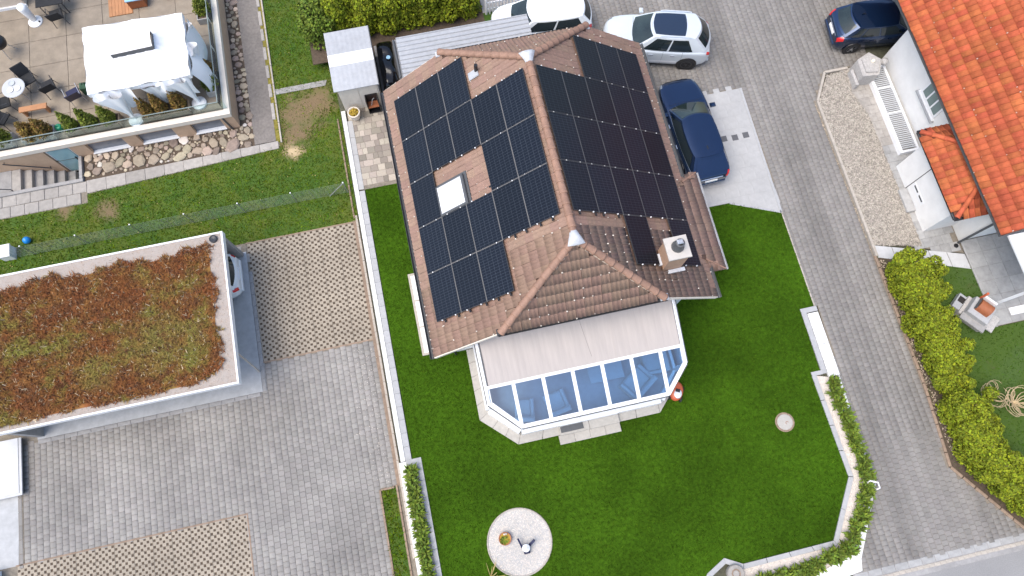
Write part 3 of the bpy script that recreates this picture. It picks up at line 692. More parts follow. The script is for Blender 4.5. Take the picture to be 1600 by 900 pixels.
# gutters
def gutter(parent, a, b, r=0.07, m='darkmetal', name='gutter'):
    a = Vector(a); b = Vector(b); d = (b-a).normalized(); x = d.cross(Vector((0, 0, 1))).normalized(); g = MB(); K = 8; vs = []
    for p in (a, b):
        for rr in (r, r*0.86):
            for k in range(K+1): an = math.pi+math.pi*k/K; vs.append(p+x*rr*math.cos(an)+Vector((0, 0, rr*math.sin(an))))
    fs = []
    n = K+1
    for k in range(K): fs += [(k, k+1, 2*n+k+1, 2*n+k), (n+k+1, n+k, 3*n+k, 3*n+k+1), (k, n+k, n+k+1, k+1), (2*n+k, 2*n+k+1, 3*n+k+1, 3*n+k)]
    fs += [(0, 2*n, 3*n, n), (K, n+K, 3*n+K, 2*n+K)]
    g.add(vs, fs); return obj(name, g, m, parent)
gutter(house, (-EX-.11, YS-.04, rz(EX)-.07), (-EX-.11, YN+.04, rz(EX)-.07), r=.08); gutter(house, (EX+.11, YS-.04, rz(EX)-.07), (EX+.11, YN+.04, rz(EX)-.07), r=.08, m='anthracite')
gutter(house, (-HX-.1, YS-.06, rz(HX)-.06), (HX+.1, YS-.06, rz(HX)-.06)); gutter(house, (-HX-.1, YN+.06, rz(HX)-.06), (HX+.1, YN+.06, rz(HX)-.06))
for sx in (-1, 1):                                   # little lead flashings at the feet of the hips
    obj('flashing', MB().box(sx*HX-.14, sx*HX+.14, YS-.10, YS+.12, rz(HX)-.06, rz(HX)+.03, bev=.03), 'darkmetal' if sx < 0 else 'lead', roof)
    obj('flashing', MB().box(sx*HX-.16, sx*HX+.12, YN-.12, YN+.10, rz(HX)-.06, rz(HX)+.03, bev=.03), 'lead', roof)
for sx in (-1, 1):
    for yy in (YS-.02, YN+.02): obj('verge_board', MB().bar((sx*EX, yy, rz(EX)-.10), (sx*HX, yy, rz(HX)-.10), 0.04, 0.13), 'shedwall', house)
obj('downpipe', MB().tube([(-EX-.05, YS+.25, rz(EX)-.1), (-4.6, YS+.4, 2.75), (-4.42, YS+.45, 2.5), (-4.42, YS+.45, 0)], .045), 'darkmetal', house)
# chimney
ch = obj('chimney', MB().box(2.98, 3.64, -8.82, -8.16, 3.3, 5.22), 'chimney', house)
obj('cap', MB().box(2.93, 3.69, -8.87, -8.11, 5.22, 5.30, bev=.015), 'capstone', ch)
cw = MB().lathe([(0.21, 5.30), (0.20, 5.38), (0.13, 5.62), (0.15, 5.64), (0.15, 5.68), (0.10, 5.69), (0.09, 5.55)], (3.31, -8.47, 0), 14); obj('cowl', cw, 'anthracite', ch)
obj('cowl_hood', MB().box(3.20, 3.40, -8.52, -8.36, 5.70, 5.76, bev=.03), 'aluminium', ch)
obj('flashing', MB().bar((2.85, -8.90, rz(3.3)-.02+.10), (3.75, -8.90, rz(3.3)+.10), .12, .06).box(2.86, 2.97, -8.7, -8.3, rz(2.9)-.05, rz(2.9)+.12), 'lead', ch)
# roof window
def slope_pt(s, sx, y, v, o): return Vector((sx*(v*CA), y, RZ-v*SA))+Vector((sx*SA, 0, CA))*o
ML = plane_matrix((0, 0, RZ), (0, 1, 0), (-1, 0, -TA)); fl = 1 if ML.col[0].y > 0 else -1
def lb(y0, y1, v0, v1, z0, z1, **k):
    a, b_ = sorted((fl*y0, fl*y1)); return (a, b_, v0, v1, z0, z1)
v0, v1 = 2.78/CA*1.0, 3.78/CA
sk = obj('roof_window', MB().box(*lb(-4.10, -5.22, v0, v1, -.05, .14), M=ML, bev=.02), 'anthracite', house)
obj('pane', MB().box(*lb(-4.19, -5.13, v0+.1, v1-.09, .10, .155), M=ML), 'whiteplastic', sk)
obj('frame', MB().box(*lb(-4.17, -4.19, v0+.08, v1-.07, .10, .165), M=ML).box(*lb(-5.13, -5.15, v0+.08, v1-.07, .10, .165), M=ML), 'zinc', sk)
obj('flashing', MB().box(*lb(-4.02, -5.30, v0-.1, v1+.12, .0, .045), M=ML), 'anthracite', sk)
vp = obj('vent_pipe', MB().tube([slope_pt(0, -1, -0.80, 2.05, 0), slope_pt(0, -1, -0.80, 2.05, 0)+Vector((0, 0, .38))], .065, 10), 'black', house)
obj('vent_tile', MB().box(*lb(-0.72, -1.02, 1.95, 2.38, .03, .07), M=ML, bev=.02), 'zinc', vp)
# snow hooks on both slopes
hk = MB().box(-.025, .025, -.02, .10, .02, .075, bev=.01).mesh('snow_hook', 'black')
MR = plane_matrix((0, 0, RZ), (0, 1, 0), (1, 0, -TA)); fr = 1 if MR.col[0].y > 0 else -1
for y_, v_ in ((-3.6, 2.3), (-4.3, 2.35), (-5.0, 2.45), (-6.5, 1.0)): inst('snow_hook', hk, roof, ML @ Matrix.Translation((fl*y_, v_, 0)))
# small tiled lean-to on the east side
lean = obj('porch_wall', MB().box(4.36, 5.45, -8.6, -5.15, -.05, 2.25), 'whitewall', house)
px0, px1, pz0, pz1 = 4.7, 5.76, 2.80, 2.40; py0, py1 = -8.82, -4.95
obj('porch_deck', MB().add([(px0, py0+.0, pz1-.02), (px1, py0, pz1-.08), (px1, py1, pz1-.08), (px0, py1, pz1-.02), (px0, py0+.6, pz0+.1), (px0, py1-.6, pz0+.1)], [(0, 3, 2, 1), (1, 2, 5, 4), (0, 1, 4), (2, 3, 5), (0, 4, 5, 3)]), 'deck_brown', house)
pd = Vector((px1-px0, 0, pz1-pz0-.1)); Mp = plane_matrix((px0, 0, pz0+.1), (0, 1, 0), pd); fp = 1 if Mp.col[0].y > 0 else -1; Lp = pd.length
proof = obj('porch_roof', MB().bar((px0+.1, py0+.1, pz1-.1), (px0+.1, py1-.1, pz1-.1), .1, .1), 'deck_brown', house)
lay_tiles(proof, tile_mesh('tile', 0.3, 0.335, 'brick_brown', amp=.008), [(Mp, [(fp*y, v) for y, v in ((py0+.55, 0), (py1-.55, 0), (py1, Lp), (py0, Lp))])], 60, lambda c: -campix(*c)[2], w=.30, expo=.335)
for yv, sg in ((py0, 1), (py1, -1)):
    D = Vector((0, yv-(yv+sg*.6), pz1-pz0-.1)); Mh = plane_matrix((px0, yv+sg*.6, pz0+.1), (1, 0, 0), D); fh = 1 if Mh.col[0].x > 0 else -1
    lay_tiles(proof, tile_mesh('tile', 0.3, 0.335, 'brick_brown', amp=.008), [(Mh, [(fh*0.0, 0), (fh*(px1-px0), D.length), (0, D.length)])], 20, lambda c: -campix(*c)[2], w=.3, expo=.335)
    ridge_line(proof, (px0+.3, yv+sg*.43, pz0-.02), (px1-.03, yv+sg*.02, pz1+.02), r=.035, step=.3)
gutter(house, (px1+.05, py0, pz1-.06), (px1+.05, py1, pz1-.06), r=.05, m='zinc')
# light well cover along the west wall
lw = obj('light_well', MB().box(-5.66, -4.36, -9.14, -5.84, -.04, .10), 'kerb', house)
for j in range(3): obj('cover', MB().box(-5.56, -4.5, -9.06+j*1.06, -8.06+j*1.06, .08, .125, bev=.01), 'whitewall', lw)

# ------------------------------------------------------------ solar panels (each one a thing standing on rails)
A_, B_ = 1.74, 1.1142; SL0, SR0 = 0.305, 0.2314; PO = 0.145*CA
def solar_mat():
    m = bpy.data.materials.new('solar_cells'); m.use_nodes = True; MATS['solar_cells'] = m
    N = m.node_tree.nodes; K = m.node_tree.links; b = N['Principled BSDF']
    tc = N.new('ShaderNodeTexCoord'); sx = N.new('ShaderNodeSeparateXYZ'); K.new(tc.outputs['Object'], sx.inputs[0])
    def lines(sock, period, width):
        d = N.new('ShaderNodeMath'); d.operation = 'DIVIDE'; d.inputs[1].default_value = period; K.new(sock, d.inputs[0])
        f = N.new('ShaderNodeMath'); f.operation = 'FRACT'; K.new(d.outputs[0], f.inputs[0])
        s = N.new('ShaderNodeMath'); s.operation = 'SUBTRACT'; s.inputs[1].default_value = 0.5; K.new(f.outputs[0], s.inputs[0])
        a = N.new('ShaderNodeMath'); a.operation = 'ABSOLUTE'; K.new(s.outputs[0], a.inputs[0])
        c = N.new('ShaderNodeMath'); c.operation = 'GREATER_THAN'; c.inputs[1].default_value = 0.5-width/period/2; K.new(a.outputs[0], c.inputs[0]); return c.outputs[0]
    def mx(a, b_): 
        q = N.new('ShaderNodeMath'); q.operation = 'MAXIMUM'; K.new(a, q.inputs[0]); K.new(b_, q.inputs[1]); return q.outputs[0]
    grid = mx(lines(sx.outputs[0], 0.0945*1, 0.012), lines(sx.outputs[1], 0.184, 0.013)); mid = lines(sx.outputs[0], 0.0945*18*20, 0.0)
    cm = N.new('ShaderNodeMix'); cm.data_type = 'RGBA'; cm.inputs[6].default_value = (0.0048, 0.0075, 0.0145, 1); cm.inputs[7].default_value = (0.032, 0.039, 0.052, 1); K.new(grid, cm.inputs[0])
    nz = N.new('ShaderNodeTexNoise'); nz.inputs['Scale'].default_value = 1.2; K.new(tc.outputs['Object'], nz.inputs['Vector'])
    oi = N.new('ShaderNodeObjectInfo'); hs = N.new('ShaderNodeHueSaturation'); mr = N.new('ShaderNodeMapRange'); mr.inputs[3].default_value = 0.8; mr.inputs[4].default_value = 1.2
    K.new(oi.outputs['Random'], mr.inputs[0]); K.new(mr.outputs[0], hs.inputs['Value']); K.new(cm.outputs[2], hs.inputs['Color'])
    K.new(hs.outputs[0], b.inputs['Base Color']); b.inputs['Roughness'].default_value = 0.30; b.inputs['Specular IOR Level'].default_value = 0.20
solar_mat()
pw, ph = A_-0.022, B_-0.022                                # across (ridge direction), down the slope
fr_me = MB()
for a, b_, c, d_ in ((-pw/2, pw/2, -ph/2, -ph/2+.016), (-pw/2, pw/2, ph/2-.016, ph/2), (-pw/2, -pw/2+.016, -ph/2+.016, ph/2-.016), (pw/2-.016, pw/2, -ph/2+.016, ph/2-.016)): fr_me.box(a, b_, c, d_, -.035, .004)
fr_me = fr_me.mesh('frame', 'darkmetal')
gl_me = MB().box(-pw/2+.016, pw/2-.016, -ph/2+.016, ph/2-.016, -.012, .0).mesh('cell_sheet', 'solar_cells')
cl_me = MB().box(-.019, .019, -.019, .019, -.03, .014, bev=.004).mesh('clamp', 'whitepaint')
ORD = ['first', 'second', 'third', 'fourth', 'fifth']
def panel(M, label, group, clamps):
    t = tag(link('solar_panel', None, None, M), label, 'solar panel', group)
    for nm, me in (('cell_sheet', gl_me), ('frame', fr_me)):
        o = bpy.data.objects.new(nm, me); COL.objects.link(o); o.parent = t
    for (x, y) in clamps:
        o = bpy.data.objects.new('clamp', cl_me); COL.objects.link(o); o.parent = t; o.location = (x, y, 0)
    return t
LP_ = {0: (0, 1, 2), 1: (0, 1, 2, 3, 4), 2: (0, 3, 4), 3: (0, 1, 2, 3, 4), 4: (0, 1, 2)}
RP_ = {0: (2, 3, 4), 1: (0, 1, 2, 3, 4), 2: (0, 1, 2, 3, 4), 3: (0, 1, 2, 3, 4), 4: (2, 4)}
M0L = plane_matrix((0, 0, 6.5), (0, 1, 0), (-1, 0, -TA)); M0R = plane_matrix((0, 0, 6.5), (0, 1, 0), (1, 0, -TA))
LP_[1] = (0, 1, 2, 3, 4); LP_[2] = (0, 3, 4)
# west slope: columns counted from the eave, rows from the north; photo shows rows 2 and 3 broken round the roof window
LP_ = {0: (0, 1, 2), 1: (0, 1, 2, 3, 4), 2: (0, 3, 4), 3: (0, 1, 2, 3, 4), 4: (0, 1, 2)}
for row, cols in LP_.items():
    for c in cols:
        v = SL0+(5-c-0.5)*B_; y = -(row+0.5)*A_
        lab = 'solar panel on the left roof slope, %s row from the top, %s from the gutter' % (ORD[row], ORD[c])
        cl = [(s*pw/2+s*0.011, yy) for s in (1,) for yy in (-.3, .3)]
        panel(M0L @ Matrix.Translation(((1 if M0L.col[0].y > 0 else -1)*y, v, 0)), lab, 'solar panels on the left slope', [(q, yy) for q in (-pw/2-.011, pw/2+.011) for yy in (-.3, .3)])
for row, cols in RP_.items():
    for c in cols:
        v = SR0+(c+0.5)*B_; y = 0.0102-(row+0.5)*A_
        lab = 'solar panel on the right roof slope, %s row from the top, %s from the ridge' % (ORD[row], ORD[c])
        panel(M0R @ Matrix.Translation(((1 if M0R.col[0].y > 0 else -1)*y, v, 0)), lab, 'solar panels on the right slope', [(q, yy) for q in (-pw/2-.011, pw/2+.011) for yy in (-.3, .3)])
# mounting rails under the joints
rails = thing('panel_rails', 'light metal mounting rails showing between the solar panels', 'mounting rail', (0, -4.5, 4.0))
for M0, f0, S0, PP, side in ((M0L, 1 if M0L.col[0].y > 0 else -1, SL0, LP_, 'L'), (M0R, 1 if M0R.col[0].y > 0 else -1, SR0, RP_, 'R')):
    for k in range(1, 5):                                   # joints between columns run along the ridge
        rows = [r for r in PP if ((k-1) in PP[r] and k in PP[r])]
        v = S0+((5-k) if side == 'L' else k)*B_
        for r in rows:
            a, b_ = sorted((f0*(-(r)*A_), f0*(-(r+1)*A_))); obj('rail', MB().box(a, b_, v-.013, v+.013, -.03, -.002, M=M0), 'railmetal', rails)
    for r in range(1, 5):
        cols = [c for c in range(5) if c in PP[r-1] and c in PP[r]]
        for c in cols:
            v0_ = S0+((4-c) if side == 'L' else c)*B_; y_ = f0*(-r*A_)
            obj('rail', MB().box(y_-.011, y_+.011, v0_, v0_+B_, -.03, -.006, M=M0), 'railmetal', rails)
# black roof hooks sticking out below the arrays
hme = MB().box(-.03, .03, -.05, .05, -.02, .03, bev=.01).tube([(0, .05, .02), (0, .13, -.03), (0, .15, -.10)], .015, 6).mesh('roof_hook', 'black')
for M0, f0, S0, lst in ((M0L, 1 if M0L.col[0].y > 0 else -1, SL0, [(4, 0.3), (4, 0.75), (4, 1.3), (4, 1.75), (5, 2.4), (5, 2.9), (5, 3.4), (5, 4.1), (5, 4.6), (5, 5.2)]), (M0R, 1 if M0R.col[0].y > 0 else -1, SR0, [(4, .25), (4, .95), (4, 1.3), (4, 2.0)])):
    for r, dv in lst: inst('roof_hook', hme, rails, M0 @ Matrix.Translation((f0*(-r*A_-.06), S0+dv, -.02)) @ Matrix.Rotation(R(-90)*f0, 4, 'Z'))
# ------------------------------------------------------------ conservatory
cons = thing('conservatory', 'white-framed glass conservatory with beige awning on the south side of the house', 'conservatory', (0, -11, 0))
YF, ZF, KS = -12.66, 2.02, 0.30
def cz(y): return ZF+KS*(y-YF)
OUT = [(-4.0, -9.28), (-4.03, -11.97), (-2.82, -13.13), (2.57, -13.13), (3.68, -12.0), (3.68, -9.28)]
V_ = [(-3.56, -9.28), (-3.56, -11.70), (-2.62, YF), (2.58, YF), (3.40, -11.76), (3.40, -9.28)]
obj('plinth', MB().prism([(-3.97, -9.28), (-3.98, -11.94), (-2.8, -13.06), (2.55, -13.06), (3.6, -11.98), (3.6, -9.28)], -.06, .10), 'concrete', cons)
ND = [5, 3, 6, 3, 4]
for i in range(5):
    (a, b_), (c, d_) = (OUT[i], OUT[i+1]), (V_[i], V_[i+1])
    for k in range(ND[i]):
        t0, t1 = (k+.012)/ND[i], (k+1-.012)/ND[i]
        L = lambda p, q, t: (p[0]+(q[0]-p[0])*t, p[1]+(q[1]-p[1])*t)
        inner0, inner1 = L(c, d_, t0), L(c, d_, t1)
        obj('slab', MB().prism([L(a, b_, t0), L(a, b_, t1), inner1, inner0], .09, .145+random.uniform(0, .004)), 'conserv_slab', cons)
st = thing('garden_steps', 'beige stone steps in front of the conservatory door', 'steps', (-.1, -13.1, 0))
for k in range(2): obj('slab', MB().box(-1.25+k*1.13, -1.25+k*1.13+1.12, -13.16, YF-.06, .06, .27, bev=.012), 'conserv_slab', st)
for k in range(4): obj('slab', MB().box(-1.31+k*.58, -1.31+k*.58+.575, -13.48, -13.14, -.04, .13, bev=.012), 'conserv_slab', st)
# walls: base panels, posts, glass
for i in range(5):
    p, q = Vector((*V_[i], 0)), Vector((*V_[i+1], 0)); L = (q-p).length; n = max(1, round(L/1.05))
    _o = Vector((q.y-p.y, -(q.x-p.x), 0)).normalized(); _o = -_o if _o.dot((p+q)/2-Vector((0, -10, 0))) < 0 else _o
    obj('base_panel', MB().bar(p+_o*.06+Vector((0, 0, .42)), q+_o*.06+Vector((0, 0, .42)), .22, .56), 'whitepaint', cons)
    for k in range(n+1):
        s = p.lerp(q, k/n); zt = min(cz(s.y), 3.1)-.06
        if i and k == 0: continue
        obj('post', MB().bar(s+Vector((0, 0, .12)), s+Vector((0, 0, zt)), .08, .08), 'whitepaint', cons)
    for k in range(n):
        s, e = p.lerp(q, (k+.06)/n), p.lerp(q, (k+.94)/n)
        z1, z2 = cz(s.y)-.16, cz(e.y)-.16
        obj('side_pane', MB().quad((s.x, s.y, .68), (e.x, e.y, .68), (e.x, e.y, z2), (s.x, s.y, z1)), 'glass_clear', cons)
    zz = [min(cz(v.y), 3.1) for v in (p, q)]
    obj('eave_beam', MB().bar(p+Vector((0, 0, zz[0]-.07)), q+Vector((0, 0, zz[1]-.07)), .12, .13), 'whitepaint', cons)
    dirn = Vector((q.y-p.y, -(q.x-p.x), 0)).normalized(); dirn = -dirn if dirn.dot((p+q)/2-Vector((0, -10, 0))) < 0 else dirn
    obj('gutter', MB().bar(p+dirn*.075+Vector((0, 0, zz[0]-.06)), q+dirn*.075+Vector((0, 0, zz[1]-.06)), .045, .05), 'anthracite', cons)
    obj('fascia', MB().bar(p+dirn*.055+Vector((0, 0, zz[0]-.24)), q+dirn*.055+Vector((0, 0, zz[1]-.24)), .05, .20), 'whitepaint', cons)
# door leaf standing open at the front, lower white panels
obj('door_panel', MB().box(-1.2, 0.95, YF-.19, YF-.172, .28, .68), 'whiteplastic', cons)
obj('door_mat', MB().box(-1.2, -0.35, YF-.42, YF-.20, .274, .29), 'anthracite', cons)
# roof
XS = [-2.62+i*(2.58+2.62)/5 for i in range(6)]
YT = -9.35
for x in XS: obj('rafter', MB().bar((x, YT, cz(YT)), (x, YF-.02, cz(YF)), .125, .10), 'whitepaint', cons)
for a, b_ in (((-3.52, YT), (-3.52, -11.72)), ((3.37, YT), (3.37, -11.76)), ((-3.52, -11.70), (-2.62, YF)), ((3.37, -11.76), (2.58, YF))):
    obj('rafter', MB().bar((a[0], a[1], cz(a[1])), (b_[0], b_[1], cz(b_[1])), .14, .10), 'whitepaint', cons)
obj('rafter', MB().bar((-2.62, YF, cz(YF)), (2.58, YF, cz(YF)), .13, .09), 'whitepaint', cons)
for k in range(5): obj('roof_pane', MB().quad(*[(x, y, cz(y)+.012) for x, y in ((XS[k], YF), (XS[k+1], YF), (XS[k+1], YT), (XS[k], YT))]), 'glass_blue', cons)
for s, ax, pts in ((-1, 0, [(-3.52, YT), (-3.52, -11.70), (-2.62, YF), (-2.62, YT)]), (1, 0, [(3.37, YT), (3.37, -11.76), (2.58, YF), (2.58, YT)])):
    obj('roof_pane', MB().add([(x, y, cz(y)+.012) for x, y in pts], [(0, 1, 2, 3)]), 'glass_blue', cons)
# awning cloth, seams and front rail
ya, yb, xa, xb = -9.50, -11.17, -3.46, 3.28
aw = MB()
def aw_pt(i, j):
    x = xa+(xb-xa)*i; y = ya+(yb-ya)*j
    return (x, y, cz(y)+.16+.010*math.sin(x*9+2*y)*math.sin(j*math.pi)+.004*math.sin(x*31)-.02*math.sin(j*math.pi))
aw.grid(aw_pt, 120, 14); awn = obj('awning', aw, 'awning', cons, smooth=True)
for k in range(1, 6):
    if k in (2, 3): continue
    x = xa+(xb-xa)*k/6; obj('seam', MB().grid(lambda i, j: (x+(i-.5)*.012, ya+(yb-ya)*j, aw_pt((x-xa)/(xb-xa), j)[2]+.005), 1, 14), 'awning', awn)
obj('crease_shade', MB().grid(lambda i, j: (0.02+.18*j+(i-.5)*.011, ya+(yb-ya)*(.1+.75*j), aw_pt((.02+.18*j-xa)/(xb-xa), .1+.75*j)[2]+.006), 1, 14), 'railmetal', awn)  # thin dark strip painting the shade of a crease in the cloth
obj('front_rail', MB().bar((xa-.08, yb-.03, cz(yb)+.13), (xb+.10, yb-.03, cz(yb)+.13), .10, .09), 'whitepaint', awn)
for x in (xa-.09, xb+.06): obj('guide_rail', MB().bar((x, ya+.05, cz(ya)+.12), (x, -11.7, cz(-11.7)+.10), .06, .08), 'whitepaint', awn)
obj('guide_slot', MB().bar((xa-.02, ya, cz(ya)+.13), (xa-.02, yb, cz(yb)+.13), .03, .05), 'anthracite', awn)
obj('cassette', MB().box(xa-.1, xb+.1, ya-.02, ya+.16, cz(ya)+.02, cz(ya)+.22, bev=.03), 'awning', awn)
# floor and furniture seen through the glass
obj('floor', MB().prism([(-3.5, -9.28), (-3.5, -11.68), (-2.6, YF+.06), (2.56, YF+.06), (3.34, -11.74), (3.34, -9.28)], .10, .16), 'interior', cons)
def armchair(name, label, cat, loc, rz, w=.8, m='cushion'):
    t = thing(name, label, cat, loc, rz=rz); M = Matrix.Translation(loc) @ Matrix.Rotation(rz, 4, 'Z'); h = w/2
    obj('base', MB().box(-h, h, -.4, .4, .05, .30, M=M), 'cushion' if m != 'cushion' else 'shedwall', t)
    obj('seat', MB().box(-h+.1, h-.1, -.40, .28, .30, .46, M=M, bev=.06), m, t)
    obj('backrest', MB().box(-h, h, .26, .44, .30, .85, M=M, bev=.06), m, t)
    for s in (-1, 1): obj('armrest', MB().box(*sorted((s*h, s*(h-.12))), -.4, .3, .30, .62, M=M, bev=.04), m, t)
    return t
armchair('armchair', 'pale armchair behind the third roof pane of the conservatory', 'armchair', (-1.15, -12.0, .16), R(190))
armchair('armchair', 'pale armchair in the right-hand half of the conservatory', 'armchair', (1.95, -11.9, .16), R(215), 1.1)
armchair('sofa', 'long pale sofa in the right corner of the conservatory', 'sofa', (2.75, -10.9, .16), R(-90), 1.7)
t = thing('coffee_table', 'low round-edged table inside the conservatory near its middle', 'table', (0.85, -11.25, .16))
obj('table_top', MB().box(.25, 1.55, -11.6, -10.9, .58, .62, bev=.015), 'cushion', t)
for x in (.35, 1.45):
    for y in (-11.5, -11.0): obj('leg', MB().box(x-.03, x+.03, y-.03, y+.03, .16, .58), 'interior', t)
armchair('armchair', 'pale low seat at the left end of the conservatory', 'armchair', (-2.35, -12.0, .16), R(170), .7)

# rounded orange and white garden machine by the corner
t = thing('garden_machine', 'rounded orange-red and white garden machine at the conservatory corner', 'garden machine', (3.36, -12.5, 0))
M = Matrix.Translation((3.36, -12.5, 0)) @ Matrix.Rotation(R(-25), 4, 'Z')
prof = [(0.30, .10), (0.34, .16), (0.33, .24), (0.26, .32), (0.0, .36)]
b = MB().lathe(prof, (0, 0, 0), 18); b.v = [tuple(M @ Vector((x*.78, y*1.1, z))) for x, y, z in b.v]; obj('body', b, 'redorange', t, smooth=True)
b = MB().lathe([(0.25, .30), (0.22, .36), (0.0, .385)], (0, 0, 0), 16); b.v = [tuple(M @ Vector((x*.62+.05, y*.75-.10, z))) for x, y, z in b.v]; obj('cover', b, 'whiteplastic', t, smooth=True)
for x, y in ((-.2, .1), (.24, .12), (-.2, -.25), (.22, -.25)): obj('wheel', MB().lathe([(.10, -.04), (.12, 0), (.10, .04)], n=14, M=M @ Matrix.Translation((x, y, .12)) @ Matrix.Rotation(R(90), 4, 'Y')), 'rubber', t)
obj('grip', MB().box(-.06, .10, -.05, .07, .36, .40, M=M, bev=.02), 'black', t)
obj('handle', MB().tube([M @ Vector(p) for p in ((-.2, .3, .2), (-.3, .48, .4), (-.18, .62, .45), (0, .6, .42))], .022, 7), 'cushion', t)

# things on the round gravel patio
t = thing('plant_bowl', 'brown clay bowl with a small green succulent on the round patio', 'plant bowl', (-3.99, -16.2, .02))
obj('bowl', MB().lathe([(.12, .02), (.20, .10), (.23, .20), (.21, .21), (.18, .14), (0, .13)], (-3.99, -16.2, 0), 18), 'terracotta', t, smooth=True)
obj('soil', MB().lathe([(.19, .15), (0, .17)], (-3.99, -16.2, 0), 14), 'ochre', t)
m = MB()
for k in range(26):
    a = random.uniform(0, 6.28); r = random.uniform(.0, .09); c = Vector((-4.03+r*math.cos(a), -16.24+r*math.sin(a), .18)); d = Vector((math.cos(a)*.07, math.sin(a)*.07, .06)); s = Vector((-math.sin(a)*.03, math.cos(a)*.03, 0))
    m.add([c-s*.5, c+s*.5, c+d+s, c+d*1.4, c+d-s], [(0, 1, 2, 3, 4)])
obj('leaves', m, 'conif_green', t)
for dx in (-.03, .04): obj('stone', MB().lathe([(0.0, .20), (.035, .215), (.03, .245), (0, .255)], (-3.96+dx, -16.05, 0), 8), 'palepebble', t)
t = thing('garden_ornament', 'small dark blue garden ornament with white round top on the round patio', 'ornament', (-3.33, -16.65, .02))
c = Vector((-3.33, -16.65, 0))
obj('stand', MB().lathe([(.13, .02), (.12, .06), (.045, .09), (.04, .26), (.09, .29), (0, .30)], c, 14), 'navy', t, smooth=True)
obj('dial', MB().lathe([(.0, .28), (.135, .285), (.14, .30), (.13, .325), (.05, .33), (.04, .36), (0, .37)], c, 18), 'whiteplastic', t, smooth=True)
obj('arm', MB().bar(c+Vector((-.13, .02, .12)), c+Vector((-.22, .36, .30)), .06, .05), 'navy', t)
obj('arm', MB().bar(c+Vector((.08, .02, .14)), c+Vector((.34, .20, .30)), .09, .05), 'navy', t)
obj('tail', MB().box(-3.44, -3.22, -16.86, -16.70, .03, .20, bev=.05), 'navy', t)
# dry ornamental grass
t = thing('dry_grass', 'clump of dry straw-coloured ornamental grass beside the round patio', 'ornamental grass', (-4.75, -17.35, 0))
for k in range(22):
    a = random.uniform(0, 6.28); r = random.uniform(.3, .75); p = Vector((-4.75, -17.35, 0)); e = p+Vector((r*math.cos(a), r*math.sin(a), random.uniform(.3, .8)))
    obj('stalk', MB().tube([p+Vector((math.cos(a)*.05, math.sin(a)*.05, 0)), p.lerp(e, .5)+Vector((0, 0, .08)), e], [.014, .010, .004], 5), 'straw', t)
# inspection cover in the lawn
t = thing('stone_cover', 'round beige stone cover set in the lawn right of the house', 'stone cover', (7.04, -14.46, 0))
obj('ring', MB().lathe([(.36, -.03), (.36, .03), (.33, .045), (.29, .03)], (7.04, -14.46, 0), 28), 'rustkerb', t)
obj('lid', MB().lathe([(.29, .0), (.29, .05), (.26, .06), (0, .065)], (7.04, -14.46, 0), 28), 'conserv_slab', t)
obj('lifting_eye', MB().tube([(7.10+.05*math.cos(q), -14.5+.05*math.sin(q), .068) for q in [k*.6 for k in range(8)]], .008, 5), 'rustbrown', t)

# ------------------------------------------------------------ foliage
def leaf_cloud(pts, nrm, size, jit=0.7, aspect=1.6, up=0.35):
    """small leaf faces at pts, roughly facing outward"""
    n = len(pts); nn = nrm+rng.normal(0, jit, (n, 3)); nn[:, 2] += up; nn /= np.linalg.norm(nn, axis=1)[:, None]+1e-9
    t = rng.normal(0, 1, (n, 3)); t -= (t*nn).sum(1)[:, None]*nn; t /= np.linalg.norm(t, axis=1)[:, None]+1e-9; b = np.cross(nn, t)
    s = size*rng.uniform(0.6, 1.35, n)[:, None]
    V = np.zeros((n, 4, 3)); V[:, 0] = pts-t*s*.5*aspect; V[:, 1] = pts+b*s*.5; V[:, 2] = pts+t*s*.5*aspect+nn*s*.15; V[:, 3] = pts-b*s*.5
    return V.reshape(-1, 3)
def ellip(n, c, r, shell=0.55, zmin=-9):
    d = rng.normal(0, 1, (n, 3)); d /= np.linalg.norm(d, axis=1)[:, None]; k = shell+(1-shell)*rng.random(n)**0.4
    k *= 1+0.10*np.sin(d[:, 0]*7+c[0]*5)*np.sin(d[:, 1]*6+c[1]*4)+0.06*np.sin(d[:, 2]*11+c[0])
    p = np.array(c)+d*np.array(r)*k[:, None]; q = p[:, 2] > zmin
    return p[q], (d/np.array(r)*np.min(r))[q]
def bush(name, label, cat, base, lobes, m, size=0.075, n=1500, group=None, trunk=0.05, core='thujadark', jit=.7, aspect=1.6, up=.35):
    t = thing(name, label, cat, base, group)
    top = max(c[2]+r[2]*.4 for c, r in lobes)
    obj('trunk', MB().tube([base, (base[0]+.02, base[1], base[2]+(top-base[2])*.5), (base[0], base[1]+.02, top)], [trunk, trunk*.7, trunk*.25], 6), 'bark', t)
    P, Q = [], []
    for c, r in lobes:
        vol = (r[0]*r[1]*r[2])**(2/3); p, q = ellip(int(n*vol/sum((x[0]*x[1]*x[2])**(2/3) for _, x in lobes)), c, r, zmin=base[2]+.02); P.append(p); Q.append(q)
    me = npmesh('crown', leaf_cloud(np.concatenate(P), np.concatenate(Q), size, jit, aspect, up), 4, m)
    inst('crown', me, t); return t
def cone_lobes(x, y, z, h, r, n=7):
    L = []
    for k in range(n):
        f = k/(n-1); rr = r*(1-f)**.75*(1 if f > .1 else .85)+.05; L.append(((x+random.gauss(0, r*.06), y+random.gauss(0, r*.06), z+h*(.08+.88*f)), (rr, rr, h/n*1.05)))
    return L
